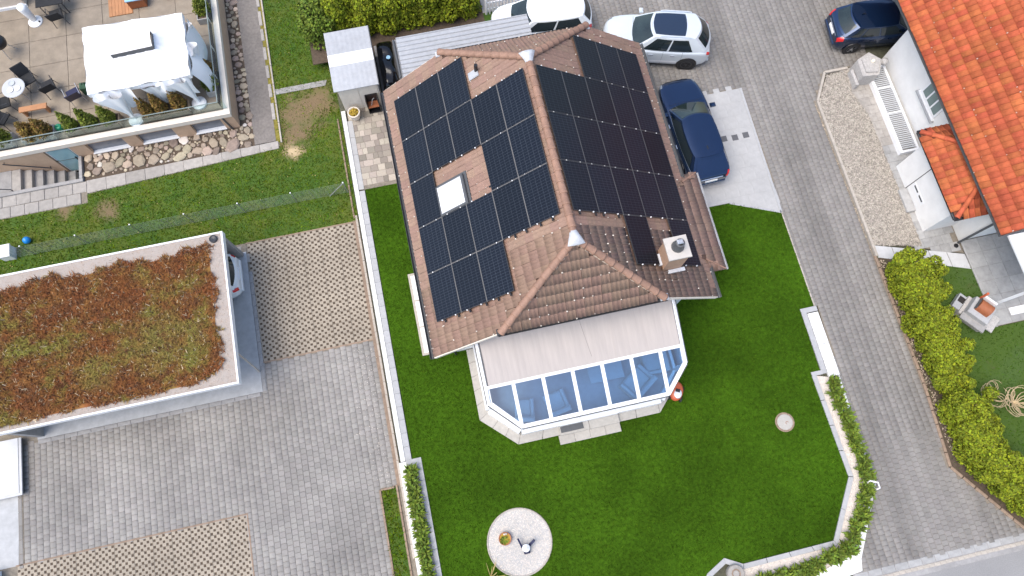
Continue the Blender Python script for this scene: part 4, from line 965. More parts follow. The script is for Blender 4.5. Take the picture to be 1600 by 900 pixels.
# thuja hedge behind the house, nine shrubs side by side
hx = [(-7.3, 5.95, 1.9, .85), (-6.35, 5.75, 2.2, .60), (-5.35, 5.85, 2.3, .62), (-4.35, 5.75, 2.3, .60), (-3.5, 5.8, 2.4, .60), (-2.65, 5.75, 2.5, .62), (-1.8, 5.75, 2.3, .60), (-1.05, 5.75, 2.4, .55), (-4.9, 6.9, 2.6, .7), (-3.2, 6.9, 2.6, .7), (-1.6, 6.9, 2.6, .7), (-6.2, 6.9, 2.4, .8)]
HL = ['broad loose green shrub at the left end of the hedge behind the shed'] + ['thuja shrub in the front hedge row behind the house, %s after the loose shrub' % o for o in ('first', 'second', 'third', 'fourth', 'fifth', 'sixth', 'seventh')] + ['thuja shrub in the second hedge row at the top edge, %s from the left' % o for o in ('second', 'third', 'fourth', 'first')]
for (x, y, h, r), lab in zip(hx, HL):
    lob = [((x+random.gauss(0, .10), y+random.gauss(0, .10), -.07+h*f), (r*(1.08-.55*f**2), r*(1.08-.55*f**2), h*.20)) for f in (.10, .26, .42, .58, .74, .88)]
    lob += [((x+r*.7*math.cos(a), y+r*.7*math.sin(a), h*random.uniform(.2, .7)), (r*.42, r*.42, h*.2)) for a in [random.uniform(0, 6.28) for _ in range(6)]]
    bush('thuja_shrub', lab, 'shrub', (x, y, -.07), lob, 'thuja' if x > -7 else 'fern', .075, 7500, 'hedge behind the house')
# trimmed hedge along the drive, shrub by shrub
path = [(13.2, -9.88), (13.2, -10.5), (13.22, -11.15), (13.25, -11.95), (13.28, -12.75), (13.3, -13.55), (13.25, -14.2), (13.25, -15.35), (13.25, -16.1), (13.3, -16.85), (13.5, -17.55), (13.9, -18.2), (14.35, -18.85), (14.85, -19.5)]
for i, (x, y) in enumerate(path):
    low = .75 if i == 6 else 1.0
    lob = [((x+random.gauss(0, .06), y+random.gauss(0, .06), z*low), (.60*low, .60, .32)) for z in (.28, .62, .96, 1.12)]
    lob += [((x+random.uniform(-.58, .50), y+random.uniform(-.42, .42), random.uniform(.95, 1.48)*low), (random.uniform(.13, .24),)*2+(random.uniform(.14, .26),)) for _ in range(13)]
    lob += [((x+random.uniform(.62, .98), y+random.uniform(-.35, .35), random.uniform(.55, 1.35)*low), (.25, .25, .30)) for _ in range(2)]
    o = ['first', 'second', 'third', 'fourth', 'fifth', 'sixth', 'seventh', 'eighth', 'ninth', 'tenth', 'eleventh', 'twelfth', 'thirteenth', 'fourteenth'][i]
    bush('hedge_shrub', 'bright green hedge shrub along the driveway, %s from the pale slab path' % o, 'shrub', (x, y, -.05), lob, 'thuja', .062, 10000, 'hedge along the driveway', core=None)
hk_ = struct('hedge_bed', MB().prism([(12.66, -9.1), (13.9, -9.3), (14.1, -17.2), (15.6, -19.6), (14.6, -20.0), (14.25, -19.9), (12.46, -17.3), (12.66, -14.2)], -.06, .006), 'soil')
me = MB().box(-.05, .05, -.245, .245, -.08, .06, bev=.012).mesh('kerb_stone', 'rustkerb')
for (ax, ay), (bx_, by_) in (((12.66, -9.0), (12.66, -14.2)), ((12.66, -14.2), (12.46, -17.3)), ((12.46, -17.3), (14.28, -19.92))):
    L = math.hypot(bx_-ax, by_-ay); n = int(L/.5); an = math.atan2(by_-ay, bx_-ax)-math.pi/2
    for k in range(n): inst('kerb_stone', me, hk_, Matrix.Translation((ax+(bx_-ax)*(k+.5)/n, ay+(by_-ay)*(k+.5)/n, .0)) @ Matrix.Rotation(an, 4, 'Z'))
V, F = chips(rng.uniform(12.7, 13.0, 500), rng.uniform(-17, -9.2, 500), 0.006, 0.035); tag(inst('bark_chips', npmesh('bark_chips', V, 3, 'pebble', F), hk_), kind='stuff')
# bare curly shrub on the right
t = thing('bare_shrub', 'bare shrub with pale curled branches in the right-hand garden', 'shrub', (15.6, -15.6, 0))
for k in range(26):
    a = random.uniform(0, 6.28); p = Vector((15.6, -15.6, .1)); pts = [p]; d = Vector((math.cos(a)*.12, math.sin(a)*.12, .12)); 
    for q in range(8):
        d = Matrix.Rotation(random.choice((-.45, .45)) if q < 2 else (.5 if k % 2 else -.5), 3, 'Z') @ d; d.z *= .8; pts.append(pts[-1]+d*1.1)
    obj('branch', MB().tube(pts, [.020-.0018*j for j in range(9)], 5), 'paletwig', t)
t = thing('bare_shrub', 'second bare shrub with pale curled branches nearer the hedge', 'shrub', (14.85, -15.15, 0))
for k in range(16):
    a = random.uniform(0, 6.28); pts = [Vector((14.85, -15.15, .05))]; d = Vector((math.cos(a)*.13, math.sin(a)*.13, .13)); sg = .55 if k % 3 else -.5
    for q in range(8): d = Matrix.Rotation(sg, 3, 'Z') @ d; d.z *= .8; pts.append(pts[-1]+d)
    obj('branch', MB().tube(pts, [.018-.0016*j for j in range(9)], 5), 'paletwig', t)
# ------------------------------------------------------------ boundary wall and planters
ORDS = ['first', 'second', 'third', 'fourth', 'fifth', 'sixth', 'seventh', 'eighth', 'ninth', 'tenth', 'eleventh', 'twelfth', 'thirteenth', 'fourteenth', 'fifteenth', 'sixteenth', 'seventeenth', 'eighteenth', 'nineteenth', 'twentieth', 'twenty-first', 'twenty-second', 'twenty-third', 'twenty-fourth', 'twenty-fifth', 'twenty-sixth', 'twenty-seventh', 'twenty-eighth', 'twenty-ninth', 'thirtieth']
bw = thing('boundary_wall', 'long white garden wall with grey coping stones left of the house', 'wall', (-7.05, -5.5, LOT))
for j in range(15): obj('wall', MB().box(-7.15, -6.98, -12.82+j*.978, -12.82+(j+1)*.978-.006, LOT-.06, .055+random.uniform(0, .004), bev=.008), 'gardenwall', bw)
me = MB().box(-.115, .115, -.245, .245, -.05, 0, bev=.006).mesh('coping_stone', 'coping')
for j in range(22): inst('coping_stone', me, bw, Matrix.Translation((-6.86, -2.16-j*.4955, .035)))
me = MB().box(-.115, .115, -.395, .395, -.05, 0, bev=.006).mesh('coping_stone', 'paleslab')
for j in range(4): inst('coping_stone', me, bw, Matrix.Translation((-6.87, -1.45+j*.8, .02)))

def perennial(loc, r, h, label, group, n=60, m='fern'):
    t = thing('planter_shrub', label, 'plant', loc, group); V = []
    for k in range(n):
        a = random.uniform(0, 6.283); e = random.uniform(.15, 1.35); L = r*random.uniform(.6, 1.15)/max(.5, math.cos(e)*1.2); L = min(L, r*1.5)
        c = Vector(loc)+Vector((random.uniform(-.4, .4)*r, random.uniform(-.4, .4)*r, random.uniform(0.02, h*.6))); d = Vector((math.cos(a)*math.cos(e), math.sin(a)*math.cos(e), math.sin(e))); s = Vector((-math.sin(a), math.cos(a), 0))*random.uniform(.028, .05)
        p1 = c+d*L*.5+Vector((0, 0, .03)); p2 = c+d*L-Vector((0, 0, L*.22))
        V += [c-s*.3, c+s*.3, p1+s, p1-s, p1-s, p1+s, p2+s*.15, p2-s*.15]
    inst('leaves', npmesh('leaves', np.array([tuple(v) for v in V]), 4, m), t)
    obj('stem', MB().tube([loc, (loc[0], loc[1], loc[2]+h*.6)], .02, 5), 'bark', t)
    return t
# lower-left planter
pl = thing('planter', 'white planter trough with grey coping at the lower end of the boundary wall', 'planter', (-6.8, -15, LOT))
for j in range(9): obj('wall', MB().box(-7.22, -6.96, -12.84-(j+1)*1.0+.006, -12.84-j*1.0, LOT-.06, .06, bev=.008), 'gardenwall', pl)
obj('soil', MB().box(-6.96, -6.58, -22, -12.95, -.3, -.01), 'palepebble', pl)
for j in range(12): obj('coping_stone', MB().box(-6.58, -6.40, -13.02-(j+1)*.6+.006, -13.02-j*.6, -.06, .055, bev=.006), 'coping', pl)
obj('coping_stone', MB().box(-6.96, -6.40, -13.02, -12.80, -.06, .055, bev=.006), 'coping', pl)
x = rng.uniform(-6.95, -6.6, 1500); y = rng.uniform(-19, -13.05, 1500); V, F = chips(x, y, -.005, .035)
tag(inst('pebbles', npmesh('pebbles', V, 3, 'palepebble', F), pl), kind='stuff')
for j in range(11): perennial((-6.84+random.uniform(-.03, .03), -13.25-j*.36, .0), .30, .34, 'leafy green plant in the left planter, %s from its upper end' % ORDS[j], 'plants in the left planter', 110)
# planter along the driveway: coping follows the lawn edge
CP = [(8.97, -13.06), (8.59, -13.06), (8.68, -16.83), (7.40, -18.79), (4.02, -18.83), (3.42, -18.50), (2.70, -18.86), (2.3, -19.3), (1.8, -19.6)]
pr = thing('planter', 'curved white planter with pale pebbles between lawn and driveway', 'planter', (8.5, -17, 0))
def off(poly, d):
    out = []
    for i, p in enumerate(poly):
        a = Vector((*poly[max(i-1, 0)], 0)); b_ = Vector((*poly[min(i+1, len(poly)-1)], 0)); P0 = Vector((*p, 0))
        n1 = (P0-a).normalized() if i > 0 else (b_-P0).normalized(); n2 = (b_-P0).normalized() if i < len(poly)-1 else n1
        l = lambda v: Vector((v.y, -v.x, 0)); m = (l(n1)+l(n2)); m = m/(max(.35, m.length_squared/2)) if m.length else m
        out.append((p[0]-m.x*d, p[1]-m.y*d))
    return out
CO = off(CP[1:], .17); CI = CP[1:]
for i in range(len(CI)-1):
    L = math.hypot(CI[i+1][0]-CI[i][0], CI[i+1][1]-CI[i][1]); n = max(1, round(L/.95))
    for k in range(n):
        l = lambda P_, t: (P_[i][0]+(P_[i+1][0]-P_[i][0])*t, P_[i][1]+(P_[i+1][1]-P_[i][1])*t)
        obj('coping_stone', MB().prism([l(CI, k/n), l(CI, (k+1)/n-.006), l(CO, (k+1)/n-.006), l(CO, k/n)], -.08, .06), 'coping', pr)
obj('coping_stone', MB().box(8.60, 9.02, -13.06, -12.90, -.08, .062, bev=.006), 'coping', pr)
IN = [(8.77, -13.06), (8.86, -16.88), (7.50, -18.98), (4.0, -19.0), (2.6, -19.3), (1.8, -19.8)]
OU = [(9.50, -13.30), (9.42, -17.2), (8.75, -18.3), (7.82, -19.62), (4.2, -19.95), (1.8, -20.3)]
obj('bed', MB().prism(IN+OU[::-1], -.3, .0), 'palepebble', pr)
OW = [(9.62, -13.2), (9.55, -17.3), (8.85, -18.45), (7.98, -19.85), (4.2, -20.2), (1.8, -20.5)]
for i in range(5): obj('outer_wall', MB().prism([OU[i], OU[i+1], OW[i+1], OW[i]], -.12, .045), 'whitewall', pr)
obj('outer_wall', MB().prism([(7.95, -19.35), (8.35, -18.85), (8.05, -19.95), (6.2, -20.15), (6.3, -19.75)], -.1, .05), 'whitewall', pr)
POLY = IN+OU[::-1]; x = rng.uniform(1.8, 9.6, 24000); y = rng.uniform(-20.5, -13, 24000); k = inpoly(x, y, POLY); V, F = chips(x[k], y[k], .0, .034)
tag(inst('pebbles', npmesh('pebbles', V, 3, 'palepebble', F), pr), kind='stuff')
line = [(9.22, -13.45), (9.25, -15.2), (9.25, -17.0), (8.6, -18.2), (7.75, -19.15), (6.0, -19.45), (4.4, -19.55), (2.2, -19.9)]
seg = []
for i in range(len(line)-1):
    L = math.hypot(line[i+1][0]-line[i][0], line[i+1][1]-line[i][1])
    seg += [(line[i][0]+(line[i+1][0]-line[i][0])*q/L, line[i][1]+(line[i+1][1]-line[i][1])*q/L) for q in np.arange(0, L, .40)]
for j, (x_, y_) in enumerate(seg[:34]):
    lab = 'leafy green plant in the pebbled driveway planter, %s from its upper end' % (ORDS[j] if j < 30 else ['thirty-first', 'thirty-second', 'thirty-third', 'thirty-fourth'][j-30])
    perennial((x_+random.uniform(-.05, .05), y_+random.uniform(-.05, .05), .0), .32, .35, lab, 'plants in the driveway planter', 110)
t = thing('tree_stump', 'round weathered wooden block standing in the pebbled planter', 'wooden block', (3.63, -19.05, 0))
obj('block', MB().lathe([(.29, -.02), (.30, .20), (.28, .24), (0, .245)], (3.63, -19.05, 0), 20), 'slab', t)
obj('ring', MB().lathe([(.16, .243), (.16, .252), (.12, .252), (.12, .243)], (3.63, -19.05, 0), 18), 'rustkerb', t)
t = thing('decor_fan', 'white curved wire ornament among the plants beside the driveway', 'ornament', (9.3, -17.35, 0))
obj('frame', MB().tube([(9.1, -17.2, .1), (9.25, -17.1, .35), (9.45, -17.2, .45), (9.5, -17.4, .35), (9.35, -17.5, .1)], .03, 6), 'whitepaint', t)
obj('crossbar', MB().tube([(9.18, -17.16, .25), (9.44, -17.45, .25)], .02, 6), 'whitepaint', t)
# white-topped trough upstream of it
pu = thing('planter_wall', 'grey coping with four white cover slabs beside the driveway', 'wall', (9.35, -11.8, 0))
obj('coping', MB().box(9.0, 9.20, -13.05, -10.46, -.08, .06, bev=.008).box(9.20, 9.66, -10.66, -10.46, -.08, .06, bev=.008), 'coping', pu)
for j in range(4): obj('cover_slab', MB().box(9.22, 9.64, -10.70-(j+1)*.63+.012, -10.70-j*.63, -.06, .075, bev=.008), 'whitewall', pu)

# ------------------------------------------------------------ shed, canopy, picket fence
sh = thing('garden_shed', 'small shed with grey corrugated roof beside the patio', 'shed', (-6.15, 3.1, 0))
obj('wall', MB().box(-6.95, -5.35, 1.86, 4.25, -.05, 1.62), 'shedwall', sh)
obj('door', MB().box(-6.92, -6.17, 1.835, 1.86, .02, 1.55), 'shedwall', sh); obj('door', MB().box(-6.15, -5.40, 1.835, 1.86, .02, 1.55), 'shedwall', sh)
for k in range(5):
    ya_, yb_ = 1.72+k*.53, 1.72+(k+1)*.53+.05; zz = 1.70+.012*k
    rs = obj('roof_sheet', MB().grid(lambda i, j: (-7.07+1.82*i, ya_+(yb_-ya_)*j, zz+.055*j+.0015*math.sin(i*60)), 40, 1).box(-7.07, -5.25, ya_-.004, ya_, zz-.03, zz), 'zinc' if k != 2 else 'whitepaint', sh)
obj('roof_edge', MB().box(-5.262, -5.235, 1.72, 4.42, 1.60, 1.80), 'anthracite', sh)
obj('roof_board', MB().box(-7.0, -5.3, 1.78, 4.35, 1.60, 1.68), 'wood', sh)
t = thing('fire_cabinet', 'open black cabinet against the shed wall on the patio', 'cabinet', (-5.72, 1.66, 0))
obj('body', MB().box(-5.98, -5.95, 1.5, 1.83, 0, .95).box(-5.50, -5.47, 1.5, 1.83, 0, .95).box(-5.95, -5.50, 1.80, 1.83, 0, .95), 'black', t)
obj('shelf', MB().box(-5.95, -5.50, 1.5, 1.80, .42, .46), 'rustbrown', t); obj('floor', MB().box(-5.95, -5.50, 1.5, 1.80, .0, .05), 'black', t)
obj('tool', MB().tube([(-5.8, 1.6, .46), (-5.7, 1.66, .8), (-5.62, 1.64, .9)], .012, 5), 'zinc', t)
t = thing('flower_pot', 'pale flower pot with yellow plant standing on the patio', 'flower pot', (-6.58, 1.45, 0))
obj('pot', MB().lathe([(.16, .0), (.22, .2), (.24, .42), (.26, .43), (.26, .47), (.21, .47), (.20, .38), (0, .37)], (-6.58, 1.45, 0), 20), 'shedwall', t, smooth=True)
p, q = ellip(420, (-6.58, 1.45, .44), (.19, .19, .08)); inst('plant', npmesh('plant', leaf_cloud(p, q, .045), 4, 'ochre'), t)
# glossy black covered thing between shed and canopy
t = thing('black_cover', 'glossy black covered object between the shed and the corrugated canopy', 'cover', (-4.8, 3.3, 0))
b = MB()
def cov(i, j):
    x = -5.2+.78*i; y = 2.05+2.4*j; e = (1-abs(2*i-1)**4)*(1-abs(2*j-1)**6)
    return (x, y, .1+.85*e**.35+.03*math.sin(7*y+4*x))
b.grid(cov, 14, 24); obj('cover', b, 'blackgloss', t, smooth=True)
obj('blue_disc', MB().lathe([(.09, .99), (.085, 1.0), (0, 1.005)], (-4.72, 3.35, 0), 14), 'lightblue', t)  # light blue disc on top of the black cover
cn = thing('canopy', 'grey corrugated metal canopy behind the house roof', 'canopy', (-1.5, 2, 0))
def corr(i, j):
    y = 0.35+(3.05-.35)*j; ph = (y/.20) % 1; h = .045*(1 if .12 < ph < .42 else (0 if ph > .54 else (ph/.12 if ph <= .12 else (.54-ph)/.12)))
    return (-4.22+5.30*i, y, 2.52+h-.02*j)
obj('roof_sheet', MB().grid(corr, 1, 260), 'zinc', cn)
obj('beam', MB().box(-4.15, 1.0, .5, .6, 2.36, 2.48).box(-4.15, 1.0, 2.75, 2.85, 2.34, 2.46), 'wood', cn)
for x, y in ((-4.05, 2.8), (.9, 2.8), (-1.6, 2.8)): obj('post', MB().box(x-.05, x+.05, y-.05, y+.05, -.05, 2.34), 'wood', cn)
obj('downpipe', MB().tube([(-4.33, 3.0, 2.45), (-4.32, 1.35, 2.40), (-4.32, 1.2, 2.2), (-4.32, 1.2, 0)], .055, 8), 'anthracite', cn)
gutter(cn, (-4.3, 3.05, 2.46), (-4.3, 1.3, 2.44), r=.06, m='zinc')
sheet('hedge_soil', [(-8, 4.4), (-.3, 4.4), (-.3, 7.6), (-8, 7.6)], -.03, 'soil')
sheet('back_path', [(-5.3, 2.0), (1.35, .3), (1.35, 4.45), (-5.3, 4.75)], -.02, 'concrete')
pf = thing('picket_fence', 'white wooden picket fence beside the white car', 'fence', (1.6, 5.3, 0))
pk = MB().add([(-.035, -.012, .05), (.035, -.012, .05), (.035, -.012, .80), (0, -.012, .88), (-.035, -.012, .80), (-.035, .012, .05), (.035, .012, .05), (.035, .012, .80), (0, .012, .88), (-.035, .012, .80)],
              [(0, 1, 2, 3, 4), (9, 8, 7, 6, 5), (0, 5, 6, 1), (1, 6, 7, 2), (2, 7, 8, 3), (3, 8, 9, 4), (4, 9, 5, 0)]).mesh('picket', 'whitepaint')
for i in range(26): inst('picket', pk, pf, Matrix.Translation((-.02+i*.145, 5.28, -.05)))
for z in (.25, .65): obj('rail', MB().box(-.1, 3.75, 5.30, 5.34, z, z+.07), 'whitepaint', pf)
for x in (-.16, 1.42, 3.7): obj('post', MB().lathe([(.055, -.05), (.055, .92), (.07, .95), (.05, 1.03), (0, 1.06)], (x, 5.33, 0), 10), 'whitepaint', pf)
sheet('grass_verge', [(-.3, 4.9), (4, 4.9), (4, 5.4), (-.3, 5.4)], -.025, 'yard'); sheet('north_paving', [(-.3, 5.4), (4.2, 5.4), (4.2, 8.6), (-.3, 8.6)], -.012, 'slab')

# ------------------------------------------------------------ wire fence, box and ball on the left
wf = thing('wire_fence', 'low green wire mesh fence with steel posts across the left yard', 'fence', (-14, -1.6, LOT))
nP = 7; X0, X1 = -20.9, -7.45
for i in range(nP):
    x = X1-.05-(X1-X0)*i/(nP-1+.35)
    obj('post', MB().tube([(x, -1.6, LOT-.05), (x, -1.6, LOT+.95)], .022, 7), 'aluminium', wf)
    obj('post_cap', MB().lathe([(.03, LOT+.94), (.03, LOT+.97), (0, LOT+.985)], (x, -1.6, 0), 8), 'whitepaint', wf)
m = MB()
for k in range(int((X1-X0)/.16)): x = X0+k*.16; m.tube([(x, -1.6, LOT+.03), (x, -1.6, LOT+.90)], .0022, 3)
for k in range(9): m.tube([(X0, -1.6, LOT+.05+k*.105), (X1, -1.6, LOT+.05+k*.105)], .0030, 3)
tag(obj('mesh_panel', m, 'wire', wf), kind='stuff')
obj('brace', MB().tube([(-7.5, -1.6, LOT+.9), (-8.25, -1.62, LOT+.02)], .022, 7), 'aluminium', wf)
t = thing('utility_box', 'white box standing at the left end of the wire fence', 'box', (-21.1, -1.4, LOT))
obj('body', MB().box(-21.40, -20.95, -1.66, -1.18, LOT, LOT+.42), 'whiteplastic', t); obj('lid', MB().box(-21.43, -20.92, -1.69, -1.15, LOT+.42, LOT+.48, bev=.015), 'whitepaint', t)
t = thing('ball', 'bright blue ball lying in the grass by the fence', 'ball', (-20.45, -1.0, LOT))
obj('shell', MB().lathe([(.15*math.sin(a*math.pi/10), LOT+.15-.15*math.cos(a*math.pi/10)) for a in range(11)], (-20.45, -1.0, 0), 16), 'blueplastic', t, smooth=True)
obj('valve', MB().lathe([(.02, LOT+.295), (.018, LOT+.303), (0, LOT+.304)], (-20.45, -1.0, 0), 8), 'lightblue', t)

# ------------------------------------------------------------ carport with planted roof
cp = thing('carport', 'flat-roofed carport with rust-brown planted roof on the left', 'carport', (-16, -6.2, LOT))
CX0, CX1, CY0, CY1, CZ = -21.6, -11.93, -9.08, -3.31, 1.90
obj('roof_slab', MB().box(CX0, CX1-.03, CY0+.03, CY1-.03, CZ-.26, CZ-.06), 'whitewall', cp)
for a in ((CX0, CX1, CY0, CY0+.06), (CX0, CX1, CY1-.06, CY1), (CX1-.06, CX1, CY0+.06, CY1-.06)): obj('roof_edge', MB().box(a[0], a[1], a[2], a[3], CZ-.28, CZ), 'whitepaint', cp)
gvl = obj('gravel_border', MB().box(CX0, CX1-.06, CY0+.06, CY1-.06, CZ-.06, CZ-.045), 'roofgravel', cp)
V, F = chips(rng.uniform(CX0, CX1-.08, 9000), rng.uniform(CY0+.07, CY1-.07, 9000), CZ-.046, .022); tag(inst('gravel', npmesh('gravel', V, 3, 'gravel', F), cp), kind='stuff')
obj('drain', MB().lathe([(.15, CZ-.05), (.15, CZ+.02), (.12, CZ+.04), (.10, CZ+.02), (0, CZ+.0)], (-12.28, -3.55, 0), 18), 'darkmetal', cp)
obj('drain', MB().lathe([(.15, CZ-.05), (.15, CZ+.02), (.12, CZ+.04), (0, CZ+.03)], (-20.3, -3.7, 0), 18), 'darkmetal', cp)
n = 52000; x = rng.uniform(CX0, -12.30, n); y = rng.uniform(CY0+.2, -3.55, n)
ed = -12.42+.16*np.sin(y*3.1)+.10*np.sin(y*9.7)+.06*np.sin(y*23); k = x < ed; k &= y < -3.80+.12*np.sin(x*2.3)+.08*np.sin(x*7.9); k &= y > CY0+.22+.12*np.sin(x*1.7)+.10*np.sin(x*6.1)-(x > -13)*0-.0
k &= (y > CY0+.22+np.maximum(0, (x+13.5))*.35); x = x[k]; y = y[k]; n = len(x)
a = rng.uniform(0, 2*np.pi, n); e = rng.uniform(.15, 1.2, n); L = rng.uniform(.05, .20, n); w_ = rng.uniform(.008, .022, n); hz = CZ-.05+.05*rng.random(n)
d = np.stack([np.cos(a)*np.cos(e), np.sin(a)*np.cos(e), np.sin(e)], 1); s = np.stack([-np.sin(a), np.cos(a), np.zeros(n)], 1)*w_[:, None]; c = np.stack([x, y, hz], 1)
V = np.zeros((n, 4, 3)); V[:, 0] = c-s; V[:, 1] = c+s; V[:, 2] = c+d*L[:, None]+s*.3; V[:, 3] = c+d*L[:, None]-s*.3
tag(inst('sedum', npmesh('sedum', V.reshape(-1, 3), 4, ['sedumtuft', 'sedumpale', 'sedumdark'], None, rng.choice(3, n, p=[.80, .035, .165])), cp), kind='stuff')
obj('substrate', MB().prism([(CX0, CY0+.30), (-13.5, CY0+.30), (-12.55, CY0+.65), (-12.5, -3.95), (CX0, -3.95)], CZ-.05, CZ-.028), 'sedumtuft', cp)
obj('floor', MB().box(-20.35, -11.92, CY0, CY1, LOT-.05, LOT+.02), 'bluegrey', cp)
me = MB().box(-.24, .24, -.07, .07, -.05, 0, bev=.01).mesh('edge_stone', 'concrete')
for i in range(17): inst('edge_stone', me, cp, Matrix.Translation((-20.1+i*.49, CY0-.08, LOT+.02)))
for i in range(10): inst('edge_stone', me, cp, Matrix.Translation((-11.84, CY0+.25+i*.49, LOT+.02)) @ Matrix.Rotation(R(90), 4, 'Z'))
obj('back_wall', MB().box(-20.3, -12.02, -3.50, -3.34, LOT, CZ-.28), 'concrete', cp); obj('side_wall', MB().box(-20.3, -20.1, -9.0, -3.5, LOT, CZ-.28), 'concrete', cp)
for x, y in ((-13.4, -7.9), (-16.6, -7.9), (-13.4, -5.9)): obj('post', MB().box(x-.06, x+.06, y-.06, y+.06, LOT, CZ-.28), 'concrete', cp)
obj('stay', MB().bar((-12.0, -7.9, 1.6), (-11.95, -8.3, LOT), .05, .05), 'kerb', cp)
# white low-roofed box buildings on the far left
t = thing('utility_shed', 'white flat-topped shed with grey trim at the left edge below the carport', 'shed', (-21, -9.8, LOT))
obj('body', MB().box(-23.4, -20.90, -10.92, -8.9, LOT, -.28), 'anthracite', t); obj('roof_panel', MB().box(-23.4, -20.90, -10.90, -8.9, -.28, -.22), 'palemetal', t)
obj('trim', MB().box(-20.90, -20.80, -10.99, -8.9, -.30, -.24).box(-23.4, -20.90, -10.99, -10.90, -.30, -.24), 'zinc', t)
t = thing('white_cabinet', 'white cabinet at the lower left corner of the parking lot', 'cabinet', (-21.7, -13.6, LOT))
obj('body', MB().box(-22.9, -21.75, -14.4, -13.45, LOT, -.12), 'whiteplastic', t); obj('lid', MB().box(-22.92, -21.72, -14.42, -13.43, -.12, -.07, bev=.02), 'whitepaint', t)
sheet('side_apron', [(-24, -9.1), (-21.05, -9.1), (-21.15, -13.4), (-24, -13.4)], LOT+.004, 'bluegrey')
me = MB().box(-.07, .07, -.24, .24, -.05, 0, bev=.01).mesh('edge_stone', 'paver'); ap = sheet('apron_edge', [(-21.16, -9.1), (-20.96, -9.1), (-20.96, -13.4), (-21.16, -13.4)], LOT-.004, 'sand')
for j in range(9): inst('edge_stone', me, ap, Matrix.Translation((-21.06, -9.35-j*.49, LOT+.01)))

# ------------------------------------------------------------ terrace house, upper left
th_ = thing('terrace_house', 'cream house with paved roof terrace, tent and potted plants at upper left', 'house', (-17, 6, LOT))
TZ, TX, TY = .56, -11.53, 2.33
wl = MB()
WIN = [(-17.62, -16.12), (-15.55, -14.08), (-13.33, -12.08)]
xs = [-18.25]+[v for w_ in WIN for v in w_]+[TX]
for i in range(0, len(xs), 2): wl.box(xs[i], xs[i+1], TY+.05, TY+.35, LOT-.06, TZ-.12)
for a, b_ in WIN: wl.box(a, b_, TY+.05, TY+.35, LOT-.06, -.40); wl.box(a, b_, TY+.05, TY+.35, .30, TZ-.12)
wl.box(TX-.3, TX-.02, TY+.35, 16, LOT-.06, TZ-.12); wl.box(-30, -19.28, TY+.05, TY+.35, -1.9, TZ-.12); wl.box(-19.28, -18.25, TY+.05, TY+.35, .32, TZ-.12)
obj('wall', wl, 'tan', th_)
for a, b_ in WIN:
    wn = obj('window', MB().box(a, b_, TY+.17, TY+.20, -.40, .30), 'windowgrey', th_); obj('sill', MB().box(a-.02, b_+.02, TY-.0, TY+.17, -.43, -.395), 'whitepaint', wn)
obj('slab', MB().prism([(-30, TY+.1), (TX-.06, TY+.1), (TX-.06, 16), (-30, 16)], TZ-.12, TZ-.02), 'cream', th_)
obj('parapet', MB().box(-30, TX, TY, TY+.24, TZ-.14, .66).box(TX-.24, TX, TY+.24, 16, TZ-.14, .66), 'creambeam', th_)
for i in range(7):
    for j in range(6):
        x0, y0 = -22.6+i*1.55, TY+.26+j*1.25; obj('floor_slab', MB().box(x0, x0+1.535, y0, y0+1.235, TZ-.03, TZ+.01+random.uniform(0, .002), bev=.006), 'terraceslab', th_)
for i in range(7): obj('balustrade_pane', MB().box(-21.5+i*1.42, -20.12+i*1.42, TY+.27, TY+.282, .66, 1.18), 'glass_clear', th_)
for j in range(5): obj('balustrade_pane', MB().box(TX-.282, TX-.27, TY+.30+j*1.4, TY+1.66+j*1.4, .60, 1.18), 'glass_clear', th_)
obj('balustrade_rail', MB().box(-21.6, TX-.26, TY+.26, TY+.295, 1.18, 1.20).box(TX-.295, TX-.26, TY+.295, 9.6, 1.18, 1.20), 'wire', th_)
obj('downpipe', MB().tube([(-11.95, TY+.03, .36), (-11.85, TY+.0, LOT)], .035, 6), 'anthracite', th_)
dr_ = obj('door', MB().box(-19.26, -18.27, TY+.12, TY+.18, -1.62, .30), 'whitepaint', th_); obj('glass', MB().box(-19.18, -18.35, TY+.09, TY+.12, -1.50, .22), 'tealglass', dr_); obj('handle', MB().box(-18.45, -18.42, TY+.04, TY+.09, -.75, -.45), 'darkmetal', dr_)
obj('handrail', MB().tube([(-21.0, TY-.04, .15), (-19.6, TY-.04, -.80)], .025, 7).tube([(-20.95, TY-.04, .12), (-20.95, TY+.06, .12)], .015, 5).tube([(-19.65, TY-.04, -.77), (-19.65, TY+.06, -.77)], .015, 5), 'darkmetal', th_)
hw = obj('upper_wall', MB().box(-30, -19.55, 9.45, 14, TZ, 4.5), 'cream', th_); obj('skirting', MB().box(-30, -19.5, 9.38, 9.45, TZ, TZ+.14), 'whitepaint', hw)
# basement stairs
bs = thing('basement_stairs', 'concrete basement stairs with low walls beside the terrace house', 'stairs', (-20, 1.8, -1.6))
for k in range(6): obj('tread', MB().box(-21.10+k*.345, -21.10+(k+1)*.345+.02, WY0+.1, WY1-.03, -1.75, LOT-.03-k*.18, bev=.012), 'slab' if k < 2 else 'concrete', bs)
obj('landing', MB().box(-19.05, -18.25, WY0+.1, WY1-.02, -1.75, -1.62), 'greyslab', bs)
obj('well_wall', MB().box(WX0, WX1, WY0-.04, WY0+.1, -1.8, LOT+.10).box(WX1-.12, WX1, WY0+.1, WY1-.05, -1.8, LOT+.12).box(WX0, -21.1, WY0+.1, WY1-.03, -1.8, LOT-.02), 'concrete', bs)
obj('stair_rail', MB().tube([(-21.5, 1.36, LOT+.5), (-21.0, 1.36, LOT+.2), (-21.0, 1.36, LOT-.05)], .022, 6), 'darkmetal', bs)
